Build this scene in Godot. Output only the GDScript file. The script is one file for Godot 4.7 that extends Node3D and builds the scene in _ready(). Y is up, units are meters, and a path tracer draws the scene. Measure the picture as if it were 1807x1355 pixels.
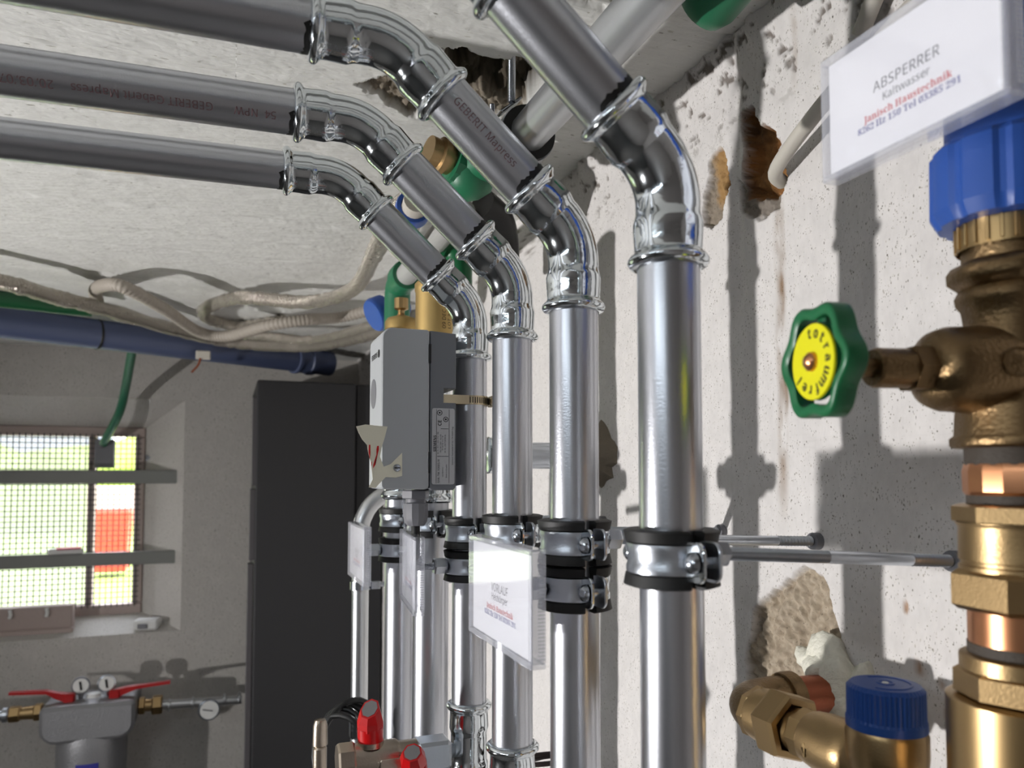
extends Node3D
# Boiler room corner: four galvanised press-fit heating pipes in a row along a rough white wall.
# World: +x to the right wall, y up, -z into the room. D(x, y, depth) gives a point.

const CEIL := 2.1
const WALL := 0.449
const BACK := 2.83
const PIPE_X := 0.230
const DEPTHS := [0.362, 0.487, 0.612, 0.736]
var M := {}
var counts := {}

# ------------------------------------------------------------------ mesh builder
class MB:
	var v := PackedVector3Array()
	var n := PackedVector3Array()
	var c := PackedColorArray()
	var idx := PackedInt32Array()
	var colored := false

	func tri(a: Vector3, b: Vector3, d: Vector3, na: Vector3, nb: Vector3, nd: Vector3) -> void:
		var k := v.size()
		v.append(a); v.append(b); v.append(d)
		n.append(na); n.append(nb); n.append(nd)
		var cr := (b - a).cross(d - a)
		if cr.dot(na + nb + nd) > 0.0:
			idx.append(k); idx.append(k + 2); idx.append(k + 1)
		else:
			idx.append(k); idx.append(k + 1); idx.append(k + 2)

	func quad(a: Vector3, b: Vector3, d: Vector3, e: Vector3) -> void:   # a b d e round the edge, facing (b-a)x(d-a)
		var nn := (b - a).cross(d - a).normalized()
		tri(a, b, d, nn, nn, nn)
		tri(a, d, e, nn, nn, nn)

	# rows of points; smooth where neighbouring faces meet at less than the crease angle
	func grid(P: Array, closed: bool, crease := 42.0) -> void:
		var rows := P.size()
		var cols: int = P[0].size()
		var qc := cols if closed else cols - 1
		var lim := cos(deg_to_rad(crease))
		var fn := []
		for i in rows - 1:
			var line := PackedVector3Array()
			for j in qc:
				var j2 := (j + 1) % cols
				var d1: Vector3 = P[i + 1][j2] - P[i][j]
				var d2: Vector3 = P[i + 1][j] - P[i][j2]
				line.append(d1.cross(d2) * -1.0)
			fn.append(line)
		for i in rows - 1:
			for j in qc:
				var own: Vector3 = fn[i][j]
				if own.length_squared() < 1e-24:
					continue
				var un := own.normalized()
				var ns := []
				for corner in 4:
					var ci := i + (1 if corner >= 2 else 0)
					var cj := j + (1 if corner == 1 or corner == 2 else 0)
					var sum := Vector3.ZERO
					for di in [ci - 1, ci]:
						if di < 0 or di >= rows - 1:
							continue
						for dj0 in [cj - 1, cj]:
							var dj: int = dj0
							if closed:
								dj = posmod(dj, cols)
							elif dj < 0 or dj >= qc:
								continue
							var o: Vector3 = fn[di][dj]
							var l := o.length()
							if l > 1e-12 and (o / l).dot(un) > lim:
								sum += o
					ns.append(sum.normalized() if sum.length_squared() > 0.0 else un)
				var j2 := (j + 1) % cols
				var a: Vector3 = P[i][j]
				var b: Vector3 = P[i][j2]
				var d: Vector3 = P[i + 1][j2]
				var e: Vector3 = P[i + 1][j]
				if a.distance_squared_to(b) > 1e-16:
					tri(a, b, d, ns[0], ns[1], ns[2])
				if d.distance_squared_to(e) > 1e-16:
					tri(a, d, e, ns[0], ns[2], ns[3])

	static func frame(t: Vector3, hint := Vector3.UP) -> Basis:
		t = t.normalized()
		if absf(t.dot(hint)) > 0.95:
			hint = Vector3(0, 0, 1) if absf(t.z) < 0.8 else Vector3(1, 0, 0)
		var x := hint.cross(t).normalized()
		return Basis(x, t.cross(x), t)

	# profile: [radius, distance along axis] pairs
	func lathe(prof: Array, o: Vector3, axis: Vector3, sides := 28, crease := 42.0, a0 := 0.0, a1 := TAU, hint := Vector3.UP) -> void:
		var f := frame(axis, hint)
		var closed := a1 - a0 > TAU - 0.001
		var P := []
		for p in prof:
			var ring := PackedVector3Array()
			for j in (sides if closed else sides + 1):
				var a: float = a0 + (a1 - a0) * j / sides
				ring.append(o + f.z * p[1] + (f.x * cos(a) + f.y * sin(a)) * maxf(p[0], 0.000001))
			P.append(ring)
		grid(P, closed, crease)
		if not closed:
			for side in [0, sides]:
				var loop := PackedVector2Array()
				for p in prof:
					loop.append(Vector2(p[0], p[1]))
				var ids := Geometry2D.triangulate_polygon(loop)
				for k in range(0, ids.size(), 3):
					var q := []
					for m in 3:
						q.append(P[ids[k + m]][side])
					var a := a0 if side == 0 else a1
					var nn := (f.x * sin(a) - f.y * cos(a)) * (1.0 if side == 0 else -1.0)
					tri(q[0], q[1], q[2], nn, nn, nn)

	func tube(pts: Array, rad, sides := 16, caps := true, crease := 60.0) -> void:
		var P := []
		var t0: Vector3 = (pts[1] - pts[0]).normalized()
		var f := frame(t0)
		for i in pts.size():
			var t: Vector3
			if i == 0:
				t = t0
			elif i == pts.size() - 1:
				t = (pts[i] - pts[i - 1]).normalized()
			else:
				t = ((pts[i + 1] - pts[i]).normalized() + (pts[i] - pts[i - 1]).normalized()).normalized()
			var x := (f.x - t * f.x.dot(t)).normalized()
			f = Basis(x, t.cross(x), t)
			var r: float = rad[i] if rad is Array else rad
			var ring := PackedVector3Array()
			for j in sides:
				var a := TAU * j / sides
				ring.append(pts[i] + (f.x * cos(a) + f.y * sin(a)) * r)
			if i == 0 and caps:
				P.append(ringpoint(pts[0], sides))
			P.append(ring)
			if i == pts.size() - 1 and caps:
				P.append(ringpoint(pts[i], sides))
		grid(P, true, crease)

	static func ringpoint(p: Vector3, sides: int) -> PackedVector3Array:
		var r := PackedVector3Array()
		r.resize(sides)
		r.fill(p)
		return r

	# polygon (counter-clockwise) in the basis' xy, from z = 0 to depth, edges bevelled
	func prism(poly: PackedVector2Array, tf: Transform3D, depth: float, bevel := 0.0) -> void:
		if Geometry2D.is_polygon_clockwise(poly):
			poly = poly.duplicate()
			poly.reverse()
		var inner := PackedVector2Array()
		var m := poly.size()
		for i in m:
			var a := (poly[i] - poly[(i + m - 1) % m]).normalized()
			var b := (poly[(i + 1) % m] - poly[i]).normalized()
			var na := Vector2(a.y, -a.x)
			var nb := Vector2(b.y, -b.x)
			var s := (na + nb)
			inner.append(poly[i] - s / maxf(0.4, 1.0 + na.dot(nb)) * bevel)
		var P := []
		var rows := [[poly, 0.0], [poly, depth]] if bevel <= 0.0 else [[inner, 0.0], [poly, bevel], [poly, depth - bevel], [inner, depth]]
		for row in rows:
			var ring := PackedVector3Array()
			for q in row[0]:
				ring.append(tf * Vector3(q.x, q.y, row[1]))
			P.append(ring)
		grid(P, true, 30.0)
		var ids := Geometry2D.triangulate_polygon(inner)
		for k in range(0, ids.size(), 3):
			for z in [0.0, depth]:
				var nn: Vector3 = (tf.basis.z * (1.0 if z > 0.0 else -1.0)).normalized()
				var q := []
				for w in 3:
					q.append(tf * Vector3(inner[ids[k + w]].x, inner[ids[k + w]].y, z))
				tri(q[0], q[1], q[2], nn, nn, nn)

	func box(ce: Vector3, s: Vector3, bevel := 0.0, b := Basis.IDENTITY) -> void:
		var w := s.x / 2
		var h := s.y / 2
		var p := PackedVector2Array([Vector2(-w, -h), Vector2(w, -h), Vector2(w, h), Vector2(-w, h)])
		if bevel > 0.0:
			p = PackedVector2Array([Vector2(-w + bevel, -h), Vector2(w - bevel, -h), Vector2(w, -h + bevel), Vector2(w, h - bevel), Vector2(w - bevel, h), Vector2(-w + bevel, h), Vector2(-w, h - bevel), Vector2(-w, -h + bevel)])
		prism(p, Transform3D(b, ce + b * Vector3(0, 0, -s.z / 2)), s.z, bevel)

	func text(s: String, font: Font, h: float, tf: Transform3D, align := HORIZONTAL_ALIGNMENT_CENTER, wrap = null) -> void:
		var t := TextMesh.new()
		t.text = s
		t.font = font
		t.font_size = 48
		t.pixel_size = 0.001
		t.depth = 0.0
		t.curve_step = 4.0
		t.horizontal_alignment = align
		var arr := t.get_mesh_arrays()
		if arr.size() == 0 or arr[Mesh.ARRAY_VERTEX] == null:
			return
		var vs: PackedVector3Array = arr[Mesh.ARRAY_VERTEX]
		var ids = arr[Mesh.ARRAY_INDEX]
		var order := PackedInt32Array()
		if ids == null or ids.size() == 0:
			for k in vs.size():
				order.append(k)
		else:
			order = ids
		for k in range(0, order.size(), 3):
			var q := []
			for w in 3:
				var p: Vector3 = vs[order[k + w]] * (h / 0.034)
				q.append(wrap.call(p) if (wrap != null) else tf * p)
			var nn: Vector3 = tf.basis.z.normalized()
			if (wrap != null):
				nn = (q[1] - q[0]).cross(q[2] - q[0]).normalized()
			tri(q[0], q[1], q[2], nn, nn, nn)

	func mesh() -> ArrayMesh:
		var arr := []
		arr.resize(Mesh.ARRAY_MAX)
		arr[Mesh.ARRAY_VERTEX] = v
		arr[Mesh.ARRAY_NORMAL] = n
		if colored:
			arr[Mesh.ARRAY_COLOR] = c
		arr[Mesh.ARRAY_INDEX] = idx
		var am := ArrayMesh.new()
		am.add_surface_from_arrays(Mesh.PRIMITIVE_TRIANGLES, arr)
		return am

# ------------------------------------------------------------------ scene helpers
func D(x: float, y: float, depth: float) -> Vector3:
	return Vector3(x, y, -depth)

func numbered(called: String) -> String:
	var k: int = counts.get(called, 0)
	counts[called] = k + 1
	return called if k == 0 else "%s_%03d" % [called, k]

func tag(o: Node, label: String, category: String, group := "", kind := "") -> Node:
	if label: o.set_meta("label", label)
	if category: o.set_meta("category", category)
	if group: o.set_meta("group", group)
	if kind: o.set_meta("kind", kind)
	return o

func thing(called: String, label: String, category: String, at := Vector3.ZERO, group := "") -> Node3D:
	var o := Node3D.new()
	o.name = numbered(called)
	add_child(o)
	o.position = at
	tag(o, label, category, group)
	return o

func obj(called: String, mb: MB, mat: Material, parent: Node = null) -> MeshInstance3D:
	var o := MeshInstance3D.new()
	o.mesh = mb.mesh()
	o.material_override = mat
	if parent == null:
		o.name = numbered(called)
		add_child(o)
	else:
		o.name = called
		parent.add_child(o, true)
		# meshes are built in world space; bring them into their thing's space
		var p: Node = parent
		var off := Vector3.ZERO
		while p != self:
			off += (p as Node3D).position
			p = p.get_parent()
		o.position = -off
	return o

func dup(root: Node3D, label: String, at: Vector3) -> Node3D:
	var r: Node3D = root.duplicate()
	r.name = numbered(String(root.name).get_slice("_0", 0))
	add_child(r)
	r.position = at
	r.set_meta("label", label)
	return r

func spline(pts: Array, per := 6) -> Array:
	var out := []
	for i in pts.size() - 1:
		var p0: Vector3 = pts[maxi(i - 1, 0)]
		var p1: Vector3 = pts[i]
		var p2: Vector3 = pts[i + 1]
		var p3: Vector3 = pts[mini(i + 2, pts.size() - 1)]
		for k in per:
			out.append(p1.cubic_interpolate(p2, p0, p3, float(k) / per))
	out.append(pts[-1])
	return out

func round_rect(x0: float, y0: float, x1: float, y1: float, r: Array) -> PackedVector2Array:   # radii: bottom left, bottom right, top right, top left
	var p := PackedVector2Array()
	var cs := [Vector2(x0 + r[0], y0 + r[0]), Vector2(x1 - r[1], y0 + r[1]), Vector2(x1 - r[2], y1 - r[2]), Vector2(x0 + r[3], y1 - r[3])]
	for k in 4:
		var steps := 6 if r[k] > 0.003 else 2
		for s in steps + 1:
			var a := PI + PI / 2 * k + PI / 2 * s / steps
			p.append(cs[k] + Vector2(cos(a), sin(a)) * r[k])
	return p

func circle(r: float, n := 24, at := Vector2.ZERO) -> PackedVector2Array:
	var p := PackedVector2Array()
	for k in n:
		p.append(at + Vector2.from_angle(TAU * k / n) * r)
	return p

func hexnut(mb: MB, r: float, s0: float, s1: float, o: Vector3, axis: Vector3, sides := 6, hint := Vector3.UP) -> void:
	var ch := (s1 - s0) * 0.12
	mb.lathe([[0.0, s0], [r * 0.9, s0], [r, s0 + ch], [r, s1 - ch], [r * 0.9, s1], [0.0, s1]], o, axis, sides, 20.0, 0.0, TAU, hint)

# ------------------------------------------------------------------ materials
func noise_tex(freq: float, as_normal: bool, strength := 4.0, seed := 1, size := 512, ramp: Gradient = null, type := FastNoiseLite.TYPE_SIMPLEX_SMOOTH) -> NoiseTexture2D:
	var f := FastNoiseLite.new()
	f.noise_type = type
	f.frequency = freq
	f.seed = seed
	f.fractal_octaves = 4
	var t := NoiseTexture2D.new()
	t.width = size
	t.height = size
	t.seamless = true
	t.noise = f
	t.as_normal_map = as_normal
	t.bump_strength = strength
	if ramp: t.color_ramp = ramp
	return t

func mat(col: Color, rough := 0.6, metal := 0.0) -> StandardMaterial3D:
	var m := StandardMaterial3D.new()
	m.albedo_color = col
	m.roughness = rough
	m.metallic = metal
	return m

func bumpy(m: StandardMaterial3D, tex: Texture2D, scale: float, k := 1.0) -> StandardMaterial3D:
	m.normal_enabled = true
	m.normal_texture = tex
	m.normal_scale = k
	m.uv1_triplanar = true
	m.uv1_world_triplanar = true
	m.uv1_scale = Vector3.ONE * scale
	return m

# pitted paint: a white sheet with small dark pores and hairlines; `along` stretches them in the picture's x or y
func pitted(size: int, many: int, sx: float, sy: float, seed: int, deep: float) -> Array:
	var rng := RandomNumberGenerator.new()
	rng.seed = seed
	var f := FastNoiseLite.new()
	f.seed = seed
	f.frequency = 0.012
	var g := FastNoiseLite.new()
	g.seed = seed + 5
	g.frequency = 0.05
	g.fractal_octaves = 4
	var col := Image.create(size, size, false, Image.FORMAT_RGBA8)
	var hgt := Image.create(size, size, false, Image.FORMAT_RGBA8)
	for y in size:
		for x in size:
			var k := 0.965 + 0.035 * f.get_noise_2d(x, y) + 0.02 * g.get_noise_2d(x * sy / maxf(sx, sy), y * sx / maxf(sx, sy))
			col.set_pixel(x, y, Color(k, k, k * 0.997))
			var h := 0.6 + 0.25 * g.get_noise_2d(x * sy / maxf(sx, sy) * 1.5, y * sx / maxf(sx, sy) * 1.5) + 0.12 * f.get_noise_2d(x * 4, y * 4)
			hgt.set_pixel(x, y, Color(h, h, h))
	for s in many:
		var px := rng.randi_range(0, size - 1)
		var py := rng.randi_range(0, size - 1)
		if f.get_noise_2d(px, py) < rng.randf_range(-0.5, 0.35):
			continue
		var rx := rng.randf_range(0.6, 1.0) * sx * pow(rng.randf(), 2.0) + 0.6
		var ry := rng.randf_range(0.6, 1.0) * sy * pow(rng.randf(), 2.0) + 0.6
		var dark := rng.randf_range(0.25, 1.0) * deep
		for yy in range(-ceili(ry), ceili(ry) + 1):
			for xx in range(-ceili(rx), ceili(rx) + 1):
				var e := (xx * xx) / (rx * rx) + (yy * yy) / (ry * ry)
				if e > 1.0: continue
				var ix := posmod(px + xx, size)
				var iy := posmod(py + yy, size)
				var o := col.get_pixel(ix, iy)
				var k := 1.0 - dark * (1.0 - e * 0.6)
				col.set_pixel(ix, iy, Color(o.r * k, o.g * k * 0.99, o.b * k * 0.96))
				var hh := hgt.get_pixel(ix, iy).r - 0.4 * dark
				hgt.set_pixel(ix, iy, Color(hh, hh, hh))
	hgt.bump_map_to_normal_map(3.0)
	return [ImageTexture.create_from_image(col), ImageTexture.create_from_image(hgt)]

func plaster(tex: Array, scale: float, tint: Color, k: float, verts := false) -> StandardMaterial3D:
	var m := mat(tint, 0.88)
	m.albedo_texture = tex[0]
	bumpy(m, tex[1], scale, k)
	m.vertex_color_use_as_albedo = verts
	return m

func make_materials() -> void:
	var wavy := noise_tex(0.012, true, 6.0, 3)
	var fine := noise_tex(0.08, true, 3.0, 4)
	var cast := noise_tex(0.06, true, 5.0, 6)
	M.tube = bumpy(mat(Color(0.79, 0.80, 0.825), 0.29, 1.0), fine, 12.0, 0.12)
	M.tube_far = mat(Color(0.78, 0.79, 0.80), 0.3, 1.0)
	M.chrome = bumpy(mat(Color(0.86, 0.885, 0.90), 0.10, 1.0), wavy, 14.0, 0.14)
	M.zinc = bumpy(mat(Color(0.78, 0.80, 0.83), 0.30, 1.0), fine, 14.0, 0.15)
	M.screw = mat(Color(0.72, 0.74, 0.77), 0.22, 1.0)
	M.rubber = mat(Color(0.045, 0.043, 0.043), 0.55)
	M.black = mat(Color(0.03, 0.03, 0.032), 0.45)
	M.ink = mat(Color(0.05, 0.05, 0.06), 0.7)
	M.ink_grey = mat(Color(0.33, 0.33, 0.36), 0.7)
	M.ink_red = mat(Color(0.78, 0.10, 0.10), 0.7)
	M.ink_blue = mat(Color(0.20, 0.20, 0.55), 0.7)
	M.print_red = mat(Color(0.42, 0.30, 0.32), 0.5)
	M.brass = bumpy(mat(Color(0.68, 0.575, 0.415), 0.38, 1.0), fine, 14.0, 0.2)
	M.brass_bright = mat(Color(0.71, 0.60, 0.425), 0.32, 1.0)
	M.brass_far = mat(Color(0.76, 0.65, 0.43), 0.45, 1.0)
	M.bronze = bumpy(mat(Color(0.52, 0.43, 0.31), 0.42, 1.0), cast, 12.0, 0.5)
	M.copper = bumpy(mat(Color(0.62, 0.36, 0.26), 0.5, 0.8), fine, 12.0, 0.3)
	M.copper_bright = mat(Color(0.82, 0.58, 0.42), 0.3, 1.0)
	M.blue = mat(Color(0.15, 0.31, 0.62), 0.42)
	M.blue_cap = mat(Color(0.06, 0.26, 0.56), 0.42)
	M.blue_drain = mat(Color(0.30, 0.34, 0.46), 0.45)
	M.green = mat(Color(0.13, 0.42, 0.29), 0.42)
	M.green_wheel = mat(Color(0.08, 0.39, 0.23), 0.38)
	M.green_hose = mat(Color(0.12, 0.40, 0.29), 0.4)
	M.yellow = mat(Color(0.86, 0.84, 0.03), 0.5)
	M.red = mat(Color(0.72, 0.03, 0.05), 0.28)
	M.red_lever = mat(Color(0.62, 0.07, 0.08), 0.4)
	M.grey_pipe = mat(Color(0.66, 0.66, 0.65), 0.5)
	M.ali_pipe = bumpy(mat(Color(0.74, 0.75, 0.76), 0.35, 0.75), fine, 14.0, 0.15)
	M.conduit = mat(Color(0.74, 0.72, 0.68), 0.55)
	M.housing = bumpy(mat(Color(0.66, 0.67, 0.68), 0.5), fine, 30.0, 0.1)
	M.base_grey = bumpy(mat(Color(0.42, 0.43, 0.45), 0.55), fine, 30.0, 0.1)
	M.gland = mat(Color(0.45, 0.45, 0.47), 0.45)
	M.sticker = mat(Color(0.70, 0.70, 0.71), 0.5)
	M.paper = mat(Color(0.93, 0.93, 0.95), 0.7)
	M.tape = bumpy(mat(Color(0.90, 0.88, 0.80), 0.8), fine, 20.0, 0.3)
	M.strap = mat(Color(0.80, 0.74, 0.62), 0.3, 0.9)
	M.nickel = bumpy(mat(Color(0.70, 0.65, 0.59), 0.32, 1.0), cast, 12.0, 0.12)
	M.label_grey = mat(Color(0.45, 0.44, 0.44), 0.6)
	var cl := mat(Color(0.93, 0.94, 0.98, 0.10), 0.04)
	cl.transparency = BaseMaterial3D.TRANSPARENCY_ALPHA
	M.clear = cl
	var rim := mat(Color(0.92, 0.93, 0.97, 0.20), 0.05)
	rim.transparency = BaseMaterial3D.TRANSPARENCY_ALPHA
	M.clear_rim = rim
	M.cabinet = bumpy(mat(Color(0.115, 0.115, 0.125), 0.5), noise_tex(0.1, true, 4.0, 9), 8.0, 0.35)
	M.cabinet_edge = mat(Color(0.25, 0.24, 0.25), 0.5)
	M.wood_grey = bumpy(mat(Color(0.66, 0.60, 0.575), 0.7), noise_tex(0.03, true, 4.0, 12), 4.0, 0.4)
	M.steel_paint = mat(Color(0.50, 0.505, 0.49), 0.5)
	M.wire = mat(Color(0.30, 0.30, 0.31), 0.5)
	M.cast_iron = bumpy(mat(Color(0.56, 0.56, 0.57), 0.45, 0.5), cast, 5.0, 0.5)
	M.white_plastic = mat(Color(0.85, 0.85, 0.84), 0.5)
	M.foil = bumpy(mat(Color(0.76, 0.73, 0.68), 0.20, 0.6), noise_tex(0.05, true, 14.0, 15), 9.0, 2.2)
	M.corrugated = mat(Color(0.60, 0.57, 0.53), 0.6)
	M.foam = bumpy(mat(Color(0.88, 0.87, 0.81), 0.5), noise_tex(0.04, true, 8.0, 19), 12.0, 0.8)
	M.seal = bumpy(mat(Color(0.25, 0.22, 0.19), 0.7), cast, 14.0, 0.6)
	M.concrete = bumpy(mat(Color(0.29, 0.28, 0.27), 0.85), cast, 3.0, 0.6)  # unseen floor, toned dark so the pipes reflect a darker room
	M.wall_tex = pitted(1024, 15000, 1.5, 3.0, 21, 0.5)
	M.ceil_tex = pitted(1024, 1500, 10.0, 2.0, 33, 0.35)
	M.wall = plaster(M.wall_tex, 2.6, Color(0.93, 0.92, 0.915), 0.8, true)
	M.ceil = plaster(M.ceil_tex, 1.7, Color(0.92, 0.92, 0.915), 1.6, true)
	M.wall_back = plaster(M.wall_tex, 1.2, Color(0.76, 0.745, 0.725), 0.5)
	M.wall_side = plaster(M.wall_tex, 1.2, Color(0.50, 0.48, 0.47), 0.5)  # grey of the unseen walls, chosen to darken what the pipes reflect
	M.rubble = plaster(M.wall_tex, 6.0, Color(0.50, 0.46, 0.40), 1.5)

# ------------------------------------------------------------------ lettering
var sans: Font
var sans_bold: Font
var serif_bold: Font

func make_fonts() -> void:
	var a := SystemFont.new()
	a.font_names = PackedStringArray(["Droid Sans"])
	sans = a
	var b := SystemFont.new()
	b.font_names = PackedStringArray(["Droid Sans"])
	b.font_weight = 700
	sans_bold = b
	var s := SystemFont.new()
	s.font_names = PackedStringArray(["Droid Serif"])
	s.font_weight = 700
	serif_bold = s

# ------------------------------------------------------------------ camera, lights
func setup() -> void:
	var cam := Camera3D.new()
	cam.name = "camera"
	add_child(cam)
	var f := 1330.0
	cam.projection = Camera3D.PROJECTION_FRUSTUM
	cam.near = 0.05
	cam.far = 100.0
	cam.size = 0.05 * 1355.0 / f
	cam.frustum_offset = Vector2(0, 0.05 * 92.5 / f)
	cam.position = Vector3(0, 1.68, 0)
	cam.rotation = Vector3(atan(65.0 / f), -deg_to_rad(20.57), 0)
	var at := CameraAttributesPhysical.new()
	at.frustum_focal_length = 23.56
	at.frustum_focus_distance = 0.68
	at.frustum_near = 0.05
	at.exposure_aperture = 8.0
	at.exposure_multiplier = 1.0
	cam.attributes = at
	cam.projection = Camera3D.PROJECTION_FRUSTUM
	cam.size = 0.05 * 1355.0 / f
	cam.frustum_offset = Vector2(0, 0.05 * 92.5 / f)
	cam.current = true

	var we := WorldEnvironment.new()
	we.name = "environment"
	var e := Environment.new()
	e.background_mode = Environment.BG_SKY
	var sm := ProceduralSkyMaterial.new()
	sm.sky_top_color = Color(0.82, 0.84, 0.88)
	sm.sky_horizon_color = Color(1.0, 0.97, 0.95)
	sm.ground_horizon_color = Color(0.6, 0.62, 0.58)
	sm.ground_bottom_color = Color(0.4, 0.42, 0.38)
	sm.sky_energy_multiplier = 4.0
	e.sky = Sky.new()
	e.sky.sky_material = sm
	e.tonemap_mode = Environment.TONE_MAPPER_LINEAR
	e.tonemap_exposure = 1.0
	e.sdfgi_enabled = true
	e.ssao_enabled = true
	e.ssil_enabled = true
	we.environment = e
	add_child(we)

	# unseen lamp, low on the left, lighting the pipes and the right wall
	var lamp := thing("unseen_left_lamp", "unseen lamp with an LED panel on a tripod, out of the frame to the left, lighting the right wall", "lamp", D(-2.1, 0, 0.95))
	var head := D(-2.1, 1.12, 0.95)
	var aim := Vector3(1, 0.14, 0.12).normalized()
	var mb := MB.new()
	var lb := MB.frame(aim)
	mb.box(head - aim * 0.045, Vector3(0.17, 0.13, 0.05), 0.008, lb)
	obj("housing", mb, M.black, lamp)
	mb = MB.new()
	mb.box(head - aim * 0.0175, Vector3(0.07, 0.07, 0.004), 0.001, lb)
	var glow := mat(Color(1, 1, 1), 0.5)
	glow.emission_enabled = true
	glow.emission = Color(1.0, 0.99, 0.985)
	glow.emission_energy_multiplier = 30.0
	obj("led_panel", mb, glow, lamp)
	mb = MB.new()
	mb.tube([D(-2.13, 1.07, 0.95), D(-2.13, 0.4, 0.95)], 0.012)
	obj("pole", mb, M.black, lamp)
	for k in 3:
		mb = MB.new()
		mb.tube([D(-2.13, 0.55, 0.95), D(-2.13 + 0.35 * cos(k * TAU / 3), 0.01, 0.95 + 0.35 * sin(k * TAU / 3))], 0.01)
		obj("leg", mb, M.black, lamp)
	var sp := SpotLight3D.new()
	sp.name = "unseen_left_lamp_light"
	add_child(sp)
	sp.look_at_from_position(head, head + aim)
	sp.light_color = Color(1.0, 0.99, 0.985)
	sp.light_energy = 6.2
	sp.light_size = 0.03
	sp.spot_range = 12.0
	sp.spot_attenuation = 2.0
	sp.spot_angle = 68.0
	sp.spot_angle_attenuation = 1.0
	sp.shadow_enabled = true

	# unseen ceiling luminaire behind the camera, placed to brighten the room
	var tube := thing("unseen_ceiling_light", "unseen tube luminaire on the ceiling behind the viewer, placed to brighten the room", "lamp", D(-1.1, CEIL, -0.35))
	mb = MB.new()
	mb.box(D(-1.1, CEIL - 0.02, -0.35), Vector3(0.12, 0.04, 1.2), 0.006)
	obj("body", mb, M.white_plastic, tube)
	mb = MB.new()
	mb.box(D(-1.1, CEIL - 0.046, -0.35), Vector3(0.09, 0.012, 1.15), 0.004)
	var glow2 := mat(Color(1, 1, 1), 0.5)
	glow2.emission_enabled = true
	glow2.emission = Color(0.93, 0.97, 1.0)
	glow2.emission_energy_multiplier = 2.0
	obj("diffuser", mb, glow2, tube)
	var al := AreaLight3D.new()
	al.name = "unseen_ceiling_light_glow"
	add_child(al)
	al.area_size = Vector2(0.09, 1.15)
	al.look_at_from_position(D(-1.1, CEIL - 0.06, -0.35), D(-1.1, 0, -0.35), Vector3(0, 0, 1))
	al.light_color = Color(0.93, 0.97, 1.0)
	al.light_energy = 1.2
	al.shadow_enabled = true

# ------------------------------------------------------------------ the room
func poly_dist(p: Vector2, poly: PackedVector2Array) -> float:   # positive inside
	var best := 1e9
	for i in poly.size():
		best = minf(best, p.distance_to(Geometry2D.get_closest_point_to_segment(p, poly[i], poly[(i + 1) % poly.size()])))
	return best if Geometry2D.is_point_in_polygon(p, poly) else -best

func lin(c: Color) -> Color:
	return c.srgb_to_linear()

func axis_steps(parts: Array) -> Array:   # [[from, to, step], ...]
	var out := []
	for p in parts:
		var nn := maxi(1, roundi((p[1] - p[0]) / p[2]))
		for k in nn:
			out.append(p[0] + (p[1] - p[0]) * k / nn)
	out.append(parts[-1][1])
	return out

func relief(us: Array, vs: Array, f: Callable) -> MB:   # f(u, v) -> [Vector3, Color]
	var mb := MB.new()
	mb.colored = true
	var nu := us.size()
	for v in vs:
		for u in us:
			var r = f.call(u, v)
			mb.v.append(r[0])
			mb.c.append(r[1])
	mb.n.resize(mb.v.size())
	for j in vs.size() - 1:
		for i in nu - 1:
			var a := j * nu + i
			for t in [[a, a + 1, a + nu + 1], [a, a + nu + 1, a + nu]]:
				var nn := (mb.v[t[1]] - mb.v[t[0]]).cross(mb.v[t[2]] - mb.v[t[0]])
				for k in 3:
					mb.n[t[k]] += nn
				mb.idx.append(t[0]); mb.idx.append(t[2]); mb.idx.append(t[1])
	for k in mb.n.size():
		mb.n[k] = mb.n[k].normalized()
	return mb

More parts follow.
